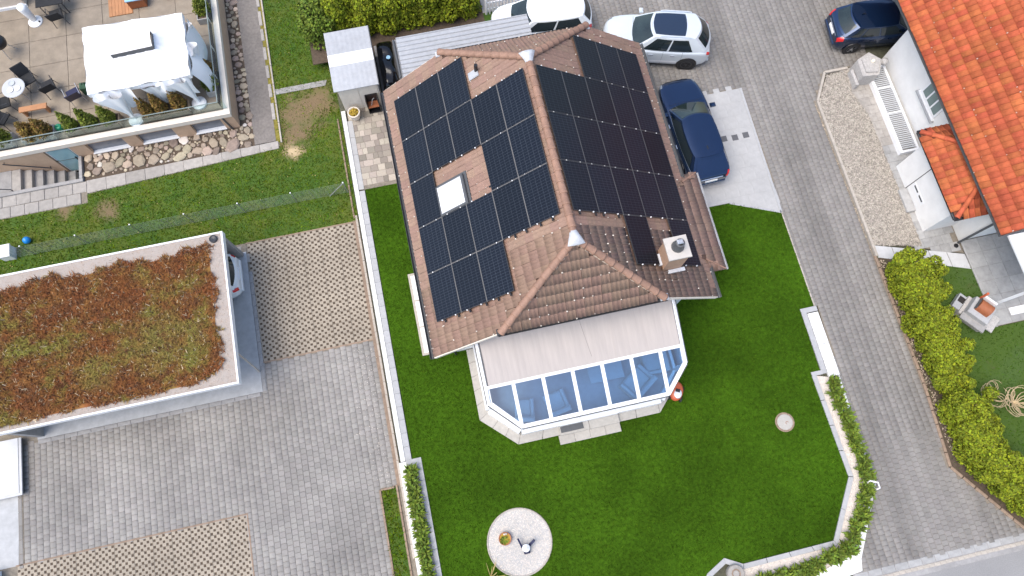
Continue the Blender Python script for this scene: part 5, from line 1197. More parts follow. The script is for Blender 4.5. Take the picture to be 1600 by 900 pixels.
# slabs, boulders and path round the terrace house
ss = sheet('slab_path', [(-26, .20), (-18.05, .20), (-18.05, .60), (-10.0, 1.0), (-10.0, 1.36), (-18.05, 1.20), (-26, 1.20)], LOT+.004, 'sand')
for i in range(16):
    for j in range(2):
        x0 = -22.6+i*.6*.95-(0 if j else .25); 
        if x0 > -18.5: continue
        obj('slab', MB().box(x0, x0+.56, .22+j*.49, .69+j*.49, LOT-.02, LOT+.03+random.uniform(0, .012), bev=.012), 'slab', ss)
for i in range(10):
    xa_, xb_ = -18.03+i*.80, -18.03+(i+1)*.80-.015; f = lambda x, a, b_: a+(b_-a)*(x+18.05)/8.05
    obj('slab', MB().prism([(xa_, f(xa_, .62, 1.01)), (xb_, f(xb_, .62, 1.01)), (xb_, f(xb_, 1.2, 1.35)), (xa_, f(xa_, 1.2, 1.35))], LOT-.02, LOT+.03+random.uniform(0, .01)), 'slab', ss)
sheet('side_path', [(-11.02, 1.38), (-10.12, 1.38), (-10.10, 12), (-11.0, 12)], LOT+.02, 'sidepath')
ke = sheet('path_moss', [(-10.12, 1.3), (-9.92, 1.3), (-9.84, 12), (-10.10, 12)], LOT+.008, 'moss')
for j in range(9): obj('kerb_stone', MB().box(-9.93, -9.86, 1.25+j*.95, 1.25+j*.95+.93, LOT-.02, LOT+.07, bev=.01), 'kerb', ke)
for j in range(7): obj('kerb_stone', MB().box(-10.14, -10.0, 2.4+j*.95+random.uniform(0, .2), 2.4+j*.95+.8, LOT-.02, LOT+.04, bev=.01), 'slab', ke)
gs2 = sheet('garden_sill', [(-9.9, 3.58), (-7.7, 3.58), (-7.6, 3.84), (-9.9, 3.84)], LOT+.03, 'concrete')
bd = sheet('boulder_bed', [(-18.1, 1.2), (-11.0, 1.36), (-11.0, 12), (-11.56, 12), (-11.56, 2.36), (-18.1, 2.36)], LOT-.005, 'soil')
def boulder(x, y, r, h, z0=LOT):
    n = random.choice((6, 7, 8)); a0 = random.uniform(0, 6.28); sx, sy = random.uniform(.8, 1.3), random.uniform(.75, 1.1); rot = random.uniform(0, 3.14); ps = []
    for k in range(n):
        a = a0+2*math.pi*k/n+random.gauss(0, .18); rr = r*random.uniform(.82, 1.1); px, py = rr*math.cos(a)*sx, rr*math.sin(a)*sy; ps.append((px*math.cos(rot)-py*math.sin(rot), px*math.sin(rot)+py*math.cos(rot)))
    m = MB(); v = [(x+px, y+py, z0-.02) for px, py in ps]+[(x+px, y+py, z0+h*.6) for px, py in ps]+[(x+px*.78, y+py*.78, z0+h*random.uniform(.9, 1.1)) for px, py in ps]
    m.add(v, [(k, (k+1) % n, n+(k+1) % n, n+k) for k in range(n)]+[(n+k, n+(k+1) % n, 2*n+(k+1) % n, 2*n+k) for k in range(n)]+[tuple(range(2*n, 3*n))])
    return obj('boulder', m, 'boulder' if random.random() < .72 else ('pebble' if random.random() < .8 else 'palepebble'), bd)
pts = []
def fillst(x0, x1, y0, y1, rs, tries):
    for _ in range(tries):
        r = random.choice(rs); x, y = random.uniform(x0, x1), random.uniform(y0, y1)
        if all((x-a)**2+(y-b_)**2 > (.92*(r+c))**2 for a, b_, c in pts): pts.append((x, y, r))
fillst(-17.9, -11.2, 1.42, 1.85, (.30, .25, .20), 1200); fillst(-18.0, -11.1, 1.45, 2.3, (.20, .15, .11), 2600); fillst(-18.0, -11.1, 1.36, 2.33, (.07, .05), 2500)
fillst(-11.44, -11.08, 2.0, 9.4, (.17, .14, .11), 1200); fillst(-11.5, -11.05, 2.0, 9.4, (.07,), 900)
for x, y, r in pts[:300]: boulder(x, y, r*1.06, r*random.uniform(.22, .42))

# ---- things on the terrace
tn = thing('party_tent', 'white pavilion tent with tied curtains on the upper-left terrace', 'tent', (-14.2, 4.6, TZ))
E_ = [(-16.28, 6.20), (-12.36, 6.08), (-12.28, 3.17), (-16.22, 3.12)]; ZE, ZT = 2.42, 2.90; VT = [(-14.95, 4.98), (-13.35, 4.92), (-13.33, 4.22), (-14.92, 4.15)]
def rp(i, u, v):
    a, b_ = Vector((*E_[i], ZE)), Vector((*E_[(i+1) % 4], ZE)); c, d_ = Vector((*VT[i], ZT)), Vector((*VT[(i+1) % 4], ZT)); p = a.lerp(b_, u).lerp(c.lerp(d_, u), v); p.z += -.06*math.sin(math.pi*v)*math.sin(math.pi*u)+.022*math.sin(13*u+4*i)*math.sin(7*v+2*u)*(1-v)+.015*math.sin(29*u+i); p.x += .03*math.sin(17*u+3*i)*(1-v)*min(1, 8*u, 8*(1-u)); p.y += .03*math.sin(15*u+i)*(1-v)*min(1, 8*u, 8*(1-u)); return p
for i in range(4): obj('roof_panel', MB().grid(lambda u, v: rp(i, u, v), 14, 8), 'tent', tn, smooth=True)
obj('vent_cap', MB().grid(lambda u, v: (Vector((*VT[0], 0)).lerp(Vector((*VT[1], 0)), u)).lerp(Vector((*VT[3], 0)).lerp(Vector((*VT[2], 0)), u), v)+Vector((0, 0, ZT+.22+.10*math.sin(math.pi*v))), 10, 6), 'tent', tn)
vb = MB()
for i in range(4): a, b_ = VT[i], VT[(i+1) % 4]; vb.quad((*a, ZT-.01), (*b_, ZT-.01), (*b_, ZT+.20), (*a, ZT+.20))
obj('vent_side', vb, 'anthracite', tn)  # dark colour stands in for the shade inside the vent slit
for i in range(4):
    a, b_ = Vector((*E_[i], ZE)), Vector((*E_[(i+1) % 4], ZE))
    obj('valance', MB().grid(lambda u, v: a.lerp(b_, u)+Vector((0, 0, -.20*v-(.03*abs(math.sin(u*22)) if v > .5 else 0))), 60, 2), 'tent', tn)
POLES = [(-16.05, 5.95), (-12.6, 5.85), (-12.72, 3.15), (-15.45, 2.95)]
for x, y in POLES: obj('pole', MB().tube([(x, y, TZ), (x+.0, y, ZE)], .03, 7), 'aluminium', tn)
def curtain(x, y, ex, ey, wid=.55):
    def f(u, v):
        a = u*2*math.pi; r = (.10+wid*max(0, v-.25)**1.2)*(1+.18*math.sin(5*a)); k = v*v
        return (x+(ex-x)*k+r*.75*math.cos(a), y+(ey-y)*k+r*.55*math.sin(a), TZ+.02+(ZE-TZ-.15)*v)
    obj('curtain', MB().grid(f, 36, 14), 'tent', tn, smooth=True)
curtain(-12.72, 3.12, -12.95, 3.35, .85); curtain(-15.32, 2.90, -15.55, 3.30, 1.15); curtain(-12.5, 5.7, -12.6, 5.5, .75); curtain(-13.9, 3.25, -13.9, 3.35, .75); curtain(-16.0, 5.9, -15.9, 5.8, .3); curtain(-12.35, 4.5, -12.6, 4.5, .95)
obj('side_sheet', MB().grid(lambda u, v: (-12.30+.10*math.sin(u*9)+.38*math.sin(math.pi*(1-v)*.8)*(.6+.4*math.sin(u*5)), 3.3+2.6*u, .62+(ZE-.72)*v), 36, 12), 'tent', tn, smooth=True)
obj('side_sheet', MB().grid(lambda u, v: (-13.75+1.35*u, 3.14-.16*math.sin(math.pi*(1-v))*(.6+.4*math.sin(6*u))+.05*math.sin(19*u), 1.25+.35*math.sin(math.pi*u)+(ZE-1.25-.35*math.sin(math.pi*u))*v), 30, 10), 'tent', tn, smooth=True)
obj('side_sheet', MB().grid(lambda u, v: (-16.1+1.5*u, 3.10-.14*math.sin(math.pi*(1-v))*(.6+.4*math.sin(7*u))+.05*math.sin(17*u), 1.55-.5*u+(ZE-1.55+.5*u)*v), 30, 10), 'tent', tn, smooth=True)
obj('foot', MB().lathe([(.30, TZ+.01), (.30, TZ+.10), (.22, TZ+.14), (0, TZ+.15)], (-12.72, 3.10, 0), 18), 'whiteplastic', tn); obj('foot', MB().lathe([(.30, TZ+.01), (.30, TZ+.10), (.22, TZ+.14), (0, TZ+.15)], (-15.3, 2.85, 0), 18), 'whiteplastic', tn)

def trough(label, x0, x1, y0, y1, h=.34, m='wood'):
    t = thing('planter_box', label, 'planter', ((x0+x1)/2, (y0+y1)/2, TZ))
    for a in ((x0, x1, y0, y0+.05), (x0, x1, y1-.05, y1), (x0, x0+.05, y0+.05, y1-.05), (x1-.05, x1, y0+.05, y1-.05)): obj('board', MB().box(*a, TZ+.01, TZ+h, bev=.008), m, t)
    obj('soil', MB().box(x0+.05, x1-.05, y0+.05, y1-.05, TZ+.01, TZ+h-.05), 'soil', t)
trough('wooden planter box under the green conifers on the terrace', -18.05, -15.85, 2.68, 3.18); trough('wooden planter box under the brown conifers by the tent', -14.95, -13.05, 2.66, 3.24); trough('stone-grey planter box under the rusty shrubs on the terrace', -19.75, -18.45, 2.66, 3.2, m='concrete'); trough('planter box in the right corner of the terrace', -12.30, -11.9, 3.3, 4.6, m='concrete'); trough('planter box at the top right edge of the terrace', -12.35, -11.9, 6.9, 8.2, m='concrete'); trough('planter box at the far left terrace edge', -21.4, -20.1, 2.66, 3.2, m='concrete')
CON = [(-17.72, 2.95, 1.05, .27, 'conif_green', 'green conifer in the terrace planter, nearest the green watering can'), (-17.0, 2.95, 1.10, .29, 'conif_green', 'green conifer in the middle of its terrace planter'), (-16.25, 2.95, 1.0, .28, 'conif_green', 'green conifer in the terrace planter, nearest the tent curtain'),
       (-14.68, 2.95, 1.05, .25, 'conif_brown', 'brownish conifer by the tent, left of three'), (-14.12, 2.95, 1.15, .25, 'conif_brown', 'brownish conifer by the tent, middle of three'), (-13.4, 2.98, 1.15, .30, 'conif_brown', 'brownish conifer by the tent, right of three'),
       (-19.35, 2.95, .95, .38, 'conif_brown', 'rust-brown shrub in the grey planter, left one'), (-18.8, 2.95, .95, .36, 'conif_brown', 'rust-brown shrub in the grey planter, right one'), (-20.5, 2.95, .9, .4, 'conif_green', 'green conifer at the left edge of the photo in the terrace corner'), (-20.9, 3.9, 1.4, .32, 'conif_green', 'tall green conifer at the left edge behind the black chairs'),
       (-12.08, 3.75, .85, .34, 'conif_green', 'light green feathery shrub in the right corner of the terrace'), (-12.1, 4.35, .8, .28, 'conif_brown', 'reddish shrub behind the tent curtain'), (-12.1, 7.4, .8, .34, 'conif_green', 'green shrub at the top right of the terrace'), (-13.3, 8.9, .7, .5, 'conif_brown', 'golden brown shrub behind the tent')]
for x, y, h, r, m, lab in CON: bush('conifer', lab, 'conifer', (x, y, TZ+.26 if y < 8 else TZ), cone_lobes(x, y, TZ+.26 if y < 8 else TZ, h, r), m, .055, 1500, 'potted conifers on the terrace', .03)

def chair(loc, rz, label, m='blackfabric', fm='darkmetal', w=.52, group='terrace chairs'):
    t = thing('garden_chair', label, 'chair', loc, group, rz); M = Matrix.Translation(loc) @ Matrix.Rotation(rz, 4, 'Z'); h = w/2
    obj('seat', MB().box(-h, h, -h, h, .40, .45, M=M, bev=.015), m, t)
    obj('backrest', MB().add([M @ Vector(p) for p in ((-h, h-.02, .45), (h, h-.02, .45), (h, h+.12, .92), (-h, h+.12, .92), (-h, h+.02, .45), (h, h+.02, .45), (h, h+.16, .92), (-h, h+.16, .92))], [(0, 1, 2, 3), (7, 6, 5, 4), (0, 4, 5, 1), (1, 5, 6, 2), (2, 6, 7, 3), (3, 7, 4, 0)]), m, t)
    for sx in (-1, 1):
        for sy in (-1, 1): obj('leg', MB().tube([M @ Vector((sx*(h-.03), sy*(h-.03), .42)), M @ Vector((sx*(h+.02), sy*(h+.03), 0))], .014, 6), fm, t)
        obj('armrest', MB().tube([M @ Vector(p) for p in ((sx*h, -h, .42), (sx*(h+.02), -h, .64), (sx*(h+.02), h+.05, .66))], .014, 6), fm, t)
    return t
chair((-19.35, 5.45, TZ), R(25), 'black garden chair behind the glass table on the terrace'); chair((-18.55, 4.95, TZ), R(-160), 'dark garden chair standing alone right of the glass table'); chair((-20.35, 4.55, TZ), R(100), 'black garden chair at the left of the glass table'); chair((-20.45, 3.85, TZ), R(150), 'black garden chair nearest the left edge planter'); chair((-17.55, 4.35, TZ), R(200), 'dark chair with pale frame beside the tent', 'navy', 'aluminium')
t = thing('glass_table', 'small table with pale blue glass top and dishes on the terrace', 'table', (-19.75, 4.95, TZ))
obj('table_top', MB().lathe([(.45, TZ+.68), (.46, TZ+.70), (.44, TZ+.715), (0, TZ+.715)], (-19.75, 4.95, 0), 24), 'palemetal', t)
for a in (45, 135, 225, 315): obj('leg', MB().tube([(-19.75+.38*math.cos(R(a)), 4.95+.38*math.sin(R(a)), TZ), (-19.75+.3*math.cos(R(a)), 4.95+.3*math.sin(R(a)), TZ+.68)], .016, 6), 'aluminium', t)
for k, (x, y) in enumerate(((-19.86, 4.84), (-19.58, 4.86), (-19.8, 5.15))):
    p = thing('dish', ['round pale dish at the left of the glass table', 'round pale dish at the right of the glass table', 'small square-sided pale tray at the back of the glass table'][k], 'dish', (x, y, TZ+.715)); obj('plate', MB().lathe([(.06, TZ+.717), (.12, TZ+.74), (.125, TZ+.745), (.10, TZ+.73), (0, TZ+.726)], (x, y, 0), 16), 'whiteplastic' if k < 2 else 'cushion', p)
t = thing('watering_can', 'green watering can standing by the terrace edge', 'watering can', (-18.3, 3.15, TZ))
obj('body', MB().lathe([(.14, TZ), (.14, TZ+.22), (.11, TZ+.26), (.06, TZ+.27), (0, TZ+.25)], (-18.35, 3.12, 0), 16), 'greenplastic', t); obj('spout', MB().tube([(-18.24, 3.12, TZ+.08), (-18.10, 3.10, TZ+.24), (-18.05, 3.09, TZ+.32)], [.03, .025, .04], 8), 'greenplastic', t)
obj('handle', MB().tube([(-18.47, 3.12, TZ+.1), (-18.55, 3.12, TZ+.2), (-18.45, 3.12, TZ+.31), (-18.32, 3.12, TZ+.28)], .014, 6), 'greenplastic', t)
t = thing('cushion_bin', 'dark green cushion bag leaning at the left tent corner', 'bag', (-17.05, 4.7, TZ)); obj('bag', MB().box(-17.3, -16.95, 4.5, 4.8, TZ, TZ+.55, bev=.10), 'darkgreen', t); obj('strap', MB().tube([(-17.2, 4.6, TZ+.52), (-17.1, 4.66, TZ+.62), (-17.0, 4.7, TZ+.52)], .015, 5), 'black', t)
t = thing('wooden_bench', 'low orange wooden bench in front of the glass table', 'bench', (-19.2, 4.1, TZ)); obj('seat', MB().box(-19.75, -18.65, 3.95, 4.2, TZ+.38, TZ+.43, bev=.01), 'deckwood', t)
for x in (-19.65, -18.75): obj('leg', MB().box(x-.03, x+.03, 3.98, 4.17, TZ, TZ+.38), 'deckwood', t)
t = thing('kettle_grill', 'black kettle grill with red handle at the left edge of the terrace', 'grill', (-20.3, 7.2, TZ))
obj('bowl', MB().lathe([(.05, TZ+.45), (.28, TZ+.6), (.33, TZ+.75), (.30, TZ+.92), (.12, TZ+1.02), (0, TZ+1.03)], (-20.3, 7.2, 0), 18), 'black', t, smooth=True); obj('grip', MB().box(-20.36, -20.22, 7.14, 7.2, TZ+1.03, TZ+1.09, bev=.02), 'redorange', t)
for a in (30, 150, 270): obj('leg', MB().tube([(-20.3+.15*math.cos(R(a)), 7.2+.15*math.sin(R(a)), TZ+.6), (-20.3+.33*math.cos(R(a)), 7.2+.33*math.sin(R(a)), TZ)], .015, 6), 'aluminium', t)
t = thing('parasol_base', 'white column on a round white base near the cream wall', 'column', (-19.2, 8.55, TZ)); obj('base', MB().lathe([(.30, TZ+.01), (.30, TZ+.05), (.24, TZ+.09), (.12, TZ+.11), (0, TZ+.11)], (-19.2, 8.55, 0), 24), 'whiteplastic', t); obj('shaft', MB().lathe([(.13, TZ+.1), (.16, TZ+.5), (.19, TZ+.85), (.17, TZ+.95), (0, TZ+.97)], (-19.22, 8.6, 0), 16), 'whitepaint', t, smooth=True); obj('knob', MB().box(-19.02, -18.97, 8.42, 8.48, TZ+.06, TZ+.13), 'black', t)
t = thing('black_table', 'black table at the top edge of the terrace', 'table', (-18.2, 8.95, TZ)); obj('table_top', MB().box(-18.75, -17.65, 8.6, 9.4, TZ+.70, TZ+.74, bev=.01), 'blackfabric', t)
for x in (-18.65, -17.75):
    for y in (8.7, 9.3): obj('leg', MB().tube([(x, y, TZ), (x, y, TZ+.7)], .02, 6), 'darkmetal', t)
chair((-18.1, 8.35, TZ), R(190), 'black chair in front of the black table at the top edge')
dk = struct('wood_deck', MB().box(-16.1, -15.1, 8.1, 11, TZ+.0, TZ+.03), 'deckwood')
for k in range(7): obj('deck_board', MB().box(-16.1+k*.14, -15.97+k*.14, 8.1, 11, TZ+.02, TZ+.05), 'deckwood', dk)
t = thing('cooler_box', 'light blue box with dark latch at the top of the terrace', 'box', (-14.8, 8.6, TZ)); obj('body', MB().box(-15.15, -14.45, 8.3, 8.95, TZ+.05, TZ+.5), 'rustbrown', t); obj('lid', MB().box(-15.18, -14.42, 8.27, 8.98, TZ+.5, TZ+.56, bev=.02), 'lightblue', t); obj('latch', MB().lathe([(.07, TZ+.56), (.06, TZ+.60), (0, TZ+.61)], (-14.6, 8.5, 0), 12), 'anthracite', t)
# ------------------------------------------------------------ neighbour house on the right
nh = thing('neighbour_house', 'white house with bright orange tiled roof at the right edge', 'house', (19, -5, 0))
WX, WN, WS = 16.2, -.52, -9.12
obj('wall', MB().box(WX, 25, WS, WN, -.06, 3.05), 'whitewall', nh); obj('carport_wall', MB().box(18.6, 25, WN, 7, -.06, 3.0), 'whitewall', nh)
EXR, EZ, TB = 15.52, 3.06, math.tan(R(33)); CB = math.cos(R(33)); RXE = 22.5; YV0, YV1 = -9.86, 7.0
ro = obj('roof', MB().add([(EXR, YV0, EZ-.04), (RXE, YV0, EZ+(RXE-EXR)*TB-.04), (RXE, YV1, EZ+(RXE-EXR)*TB-.04), (EXR, YV1, EZ-.04), (EXR, YV0, EZ-.22), (RXE, YV0, EZ+(RXE-EXR)*TB-.22), (RXE, YV1, EZ+(RXE-EXR)*TB-.22), (EXR, YV1, EZ-.22), (29.5, YV0, EZ-.04), (29.5, YV1, EZ-.04)],
    [(0, 1, 2, 3), (7, 6, 5, 4), (0, 4, 5, 1), (3, 2, 6, 7), (0, 3, 7, 4), (1, 8, 9, 2)]), 'deck_orange', nh)
Mo = plane_matrix((RXE, 0, EZ+(RXE-EXR)*TB), (0, 1, 0), (-1, 0, -TB)); fo = 1 if Mo.col[0].y > 0 else -1; LO = (RXE-EXR)/CB+.05
ot = tile_mesh('tile', .225, .36, 'orange', rolls=1, amp=.018, lip=.03, n=6)
lay_tiles(ro, ot, [(Mo, [(fo*y, v) for y, v in ((YV0, LO-5.2), (YV1-2, LO-5.2), (YV1-2, LO), (YV0, LO))])], 300, lambda c: (-campix(*c)[2] if seen(*c) else -1e9), w=.225, expo=.36, fleck=.10)
gutter(nh, (EXR-.06, YV0, EZ-.06), (EXR-.06, YV1, EZ-.06), r=.085, m='anthracite'); obj('fascia', MB().box(EXR-.02, EXR+.02, YV0, YV1, EZ-.24, EZ-.05), 'anthracite', nh)
obj('soffit', MB().box(EXR, WX, WS, YV1, EZ-.26, EZ-.22), 'whitepaint', nh)
# window in the west wall
wn = obj('window', MB().box(WX-.05, WX+.02, -4.30, -3.02, 1.34, 2.45), 'whitepaint', nh)
for k in range(3): obj('pane', MB().box(WX-.062, WX-.04, -4.22+k*.40, -3.90+k*.40, 1.48, 2.38), 'windowgreen', wn)
obj('sill', MB().box(WX-.16, WX, -4.42, -2.90, 1.22, 1.28), 'zinc', wn); obj('sill', MB().box(WX-.10, WX, -4.38, -2.95, 1.29, 1.33), 'whitepaint', wn)
# porch
po = obj('porch', MB().box(14.92, WX, -8.45, -5.50, -.05, 2.18), 'whitewall', nh)
obj('letter_slot', MB().box(14.905, 14.925, -6.98, -6.66, .58, .66), 'anthracite', po); obj('letter_slot', MB().box(14.905, 14.925, -7.40, -7.10, .58, .66), 'anthracite', po); obj('letter_panel', MB().box(14.908, 14.925, -7.5, -6.56, .48, .72), 'whitepaint', po); obj('expansion_joint', MB().box(14.912, 14.925, -6.53, -6.50, 0, 2.1), 'anthracite', po); obj('doorstep', MB().box(14.55, 14.90, -7.55, -6.55, -.03, .14, bev=.012), 'greyslab', po)
PX, PY0, PY1, PZ, PT = 14.72, -8.72, -5.12, 2.30, .55
TPC = math.tan(R(27)); x1 = 16.15; zt = PZ+(x1-PX)*TPC
pr_ = obj('porch_roof', MB().add([(PX, PY0, PZ-.04), (x1+.6, PY0, PZ-.04), (x1+.6, PY1, PZ-.04), (PX, PY1, PZ-.04), (x1, PY0+1.43, zt-.04), (x1, PY1-1.43, zt-.04), (x1+.6, PY0+1.43, zt-.04), (x1+.6, PY1-1.43, zt-.04), (PX, PY0, PZ-.16), (x1+.6, PY0, PZ-.16), (x1+.6, PY1, PZ-.16), (PX, PY1, PZ-.16)],
    [(0, 4, 5, 3), (0, 1, 6, 4), (3, 5, 7, 2), (8, 9, 1, 0), (11, 8, 0, 3), (2, 10, 11, 3), (8, 11, 10, 9), (4, 6, 7, 5)]), 'deck_orange', nh)
Mq = plane_matrix((x1, 0, zt), (0, 1, 0), (-1, 0, -TPC)); fq = 1 if Mq.col[0].y > 0 else -1; Lq = (x1-PX)/math.cos(R(27))+.04
lay_tiles(pr_, ot, [(Mq, [(fq*y, v) for y, v in ((PY0+1.43, 0), (PY1-1.43, 0), (PY1, Lq), (PY0, Lq))])], 120, lambda c: -campix(*c)[2], w=.225, expo=.36)
for yv, sg in ((PY0, 1), (PY1, -1)):
    D = Vector((0, -sg*1.43, PZ-zt)); Mh = plane_matrix((x1, yv+sg*1.43, zt), (1, 0, 0), D); fh = 1 if Mh.col[0].x > 0 else -1
    lay_tiles(pr_, ot, [(Mh, [(0, 0), (fh*.6, 0), (fh*.6, D.length+.04), (-fh*1.43, D.length+.04)])], 40, lambda c: -campix(*c)[2], w=.225, expo=.36)
    ridge_line(pr_, (x1, yv+sg*1.43, zt+.03), (PX, yv, PZ+.04), m='orange', r=.10, step=.42)
gutter(nh, (PX-.06, PY0-.04, PZ-.07), (PX-.06, PY1+.04, PZ-.07), r=.06, m='darkmetal'); gutter(nh, (PX-.06, PY0-.06, PZ-.07), (x1, PY0-.06, PZ-.07), r=.05, m='darkmetal'); gutter(nh, (PX-.06, PY1+.06, PZ-.07), (x1, PY1+.06, PZ-.07), r=.05, m='darkmetal')
obj('downpipe', MB().tube([(EXR-.05, -9.05, EZ-.12), (16.0, -9.18, 2.7), (16.12, -9.2, 2.5), (16.12, -9.2, 0.02)], .045, 8), 'anthracite', nh); obj('drain_cover', MB().lathe([(.09, .0), (.09, .03), (0, .035)], (16.0, -9.3, 0), 12), 'black', nh)
obj('lamp', MB().box(16.9, 17.02, WS-.14, WS, 1.9, 2.1, bev=.02), 'black', nh)
cv = obj('white_canopy', MB().box(15.80, 25, -12.0, -9.9, 2.84, 2.92), 'whitepaint', nh)
for x in (16.4, 24): obj('canopy_post', MB().box(x-.05, x+.05, -11.95, -11.85, 0, 2.84), 'whitepaint', cv)
# light well with grating
lg = obj('light_well', MB().box(15.18, 15.30, -5.05, -.92, -.05, .22).box(15.92, 16.02, -5.05, -.92, -.05, .22).box(15.30, 15.92, -1.02, -.92, -.05, .22).box(15.30, 15.92, -5.05, -4.95, -.05, .22).box(15.30, 15.92, -4.95, -1.02, -.05, -.03), 'whitepaint', nh)
bm = MB().box(-.31, .31, -.026, .026, -.02, .02).mesh('grating_bar', 'palemetal')
for k in range(44): inst('grating_bar', bm, lg, Matrix.Translation((15.61, -1.07-k*.088, .19)))
for y in (-2.0, -3.2): obj('grating_frame', MB().box(15.30, 15.92, y-.03, y+.03, .16, .215), 'whitepaint', lg)
# stone post with lamp
t = thing('stone_post', 'grey granite post with small round lamp by the neighbour driveway', 'stone post', (15.0, -1.1, 0))
obj('block', MB().prism([(14.55, -1.55), (15.25, -1.62), (15.62, -.95), (15.2, -.50), (14.6, -.75)], -.03, .72), 'granite', t); obj('cap', MB().prism([(14.72, -1.42), (15.2, -1.5), (15.52, -.95), (15.16, -.58), (14.75, -.80)], .72, .80), 'granite', t)
obj('lamp', MB().lathe([(.07, .80), (.075, .86), (.05, .90), (0, .91)], (15.15, -1.0, 0), 12), 'lampglass', t); obj('side_slab', MB().box(14.40, 14.53, -1.7, -.95, -.02, .35, bev=.012), 'granite', t); obj('ball', MB().lathe([(.0, .45), (.13, .5), (.16, .6), (.12, .7), (0, .74)], (15.78, -1.0, 0), 14), 'granite', t, smooth=True)
# pebble bed with kerb
BED = [(12.80, -1.98), (13.55, -.80), (14.55, -.80), (14.30, -1.8), (14.62, -3.0), (14.66, -9.0), (12.80, -8.55)]
bdr = sheet('pebble_bed', BED, .010, 'gravelbase', .07); n = 19000
x = rng.uniform(12.8, 14.7, n); y = rng.uniform(-9.0, -.8, n); k = inpoly(x, y, BED); V, F = chips(x[k], y[k], .008, .068)
tag(inst('pebbles', npmesh('pebbles', V, 3, 'gravel', F), bdr), kind='stuff')
kr = thing('bed_kerb', 'grey concrete kerb round the pebble bed beside the driveway', 'kerb', (12.7, -5, 0))
KL = [(14.5, -.68), (13.46, -.68), (12.70, -1.95), (12.70, -9.05)]
for i in range(3):
    L = math.hypot(KL[i+1][0]-KL[i][0], KL[i+1][1]-KL[i][1]); n = max(1, round(L/1.0)); a = Vector((*KL[i], .02)); b_ = Vector((*KL[i+1], .02))
    for k in range(n): obj('kerb_stone', MB().bar(a.lerp(b_, (k+.005)/n), a.lerp(b_, (k+.995)/n), .10, .16), 'kerb', kr)
V, F = chips(np.full(120, 12.60)+rng.normal(0, .02, 120), rng.uniform(-9, -2, 120), 0.0, .03); tag(inst('leaf_litter', npmesh('leaf_litter', V, 3, 'pebble', F), kr), kind='stuff')
# slab walk along the house, pale path and terrace
wk = sheet('side_walk', [(14.28, -.8), (16.2, -.6), (16.2, -9.65), (14.66, -9.1), (14.64, -3.0), (14.3, -1.8)], -.015, 'sand')
for i in range(6):
    for j in range(24):
        x, y = 14.3+i*.40+(0 if j % 2 else .2)-.15, -.85-j*.385
        if x > 16.15 or y < -9.2-(x-14.6)*.3 or x < 14.2 or y > -.75: continue
        obj('slab', MB().box(x-.197, x+.197, y-.19, y+.19, -.03, .004+random.uniform(0, .004), bev=.006), 'slab' if y > -4.6 else 'greyslab', wk)
ph_ = sheet('slab_walk', [(12.76, -8.6), (16.2, -9.72), (16.25, -10.32), (12.76, -9.08)], -.006, 'sand')
for k in range(5):
    f = lambda t, a, b_: (a[0]+(b_[0]-a[0])*t, a[1]+(b_[1]-a[1])*t); A0, A1, B0, B1 = (12.76, -8.58), (16.2, -9.70), (12.76, -9.10), (16.22, -10.34)
    t0, t1 = k/5+.004, (k+1)/5-.004; obj('slab', MB().prism([f(t0, A0, A1), f(t1, A0, A1), f(t1, B0, B1), f(t0, B0, B1)], -.03, .012+.002*k), 'pathslab', ph_)
tr = sheet('stone_terrace', [(16.22, -9.15), (26, -9.15), (26, -12.74), (16.34, -12.74)], -.008, 'sand')
for i in range(5):
    for j in range(6): x0, y0 = 16.32+i*.62, -12.72+j*.595; obj('slab', MB().box(x0, x0+.614, y0, y0+.589, -.03, .008+random.uniform(0, .003), bev=.004), 'greyslab', tr)
obj('edge', MB().box(16.24, 16.30, -12.76, -9.2, -.05, .03), 'paleslab', tr); obj('white_mat', MB().box(17.0, 18.2, -12.45, -12.15, .012, .03), 'whitepaint', tr)
# outdoor fireplace
t = thing('garden_fireplace', 'grey concrete garden fireplace with rust-brown hood beside the hedge', 'fireplace', (15.4, -12.1, 0))
M = Matrix.Translation((15.42, -12.1, 0)) @ Matrix.Rotation(R(38), 4, 'Z')
obj('base', MB().box(-.42, .42, -.55, .55, 0, .40, M=M, bev=.01), 'granite', t); obj('worktop', MB().box(-.60, -.30, -.55, .45, .40, .48, M=M, bev=.01), 'concrete', t); obj('table', MB().box(-.35, .40, -.42, .42, .40, .72, M=M, bev=.02), 'coping', t)
b = MB().grid(lambda i, j: M @ Vector((.12-.26*math.cos(math.pi*i), -.24+.50*j, .70+.30*math.sin(math.pi*i))), 12, 1)
for e_ in (-.24, .26): b.add([M @ Vector((.12-.26*math.cos(math.pi*k/12), e_, .70+.30*math.sin(math.pi*k/12))) for k in range(13)], [tuple(range(13))])
obj('hood', b, 'rustbrown', t); obj('hood_front', MB().box(-.12, .36, .265, .30, .70, .90, M=M, bev=.02), 'anthracite', t)
obj('flap', MB().box(.42, .50, -.25, .25, .5, .95, M=M, bev=.02), 'whitepaint', t); obj('pipe', MB().tube([M @ Vector((.45, .25, .5)), M @ Vector((.5, .3, 1.1))], .05, 8), 'redorange', t); obj('side_shelf', MB().box(-.3, .4, -.85, -.55, .30, .36, M=M, bev=.01), 'granite', t); obj('ash_box', MB().box(-.3, .35, .55, .85, .1, .34, M=M, bev=.01), 'zinc', t); obj('opening', MB().box(.0, .25, .56, .8, .33, .35, M=M), 'fire', t)

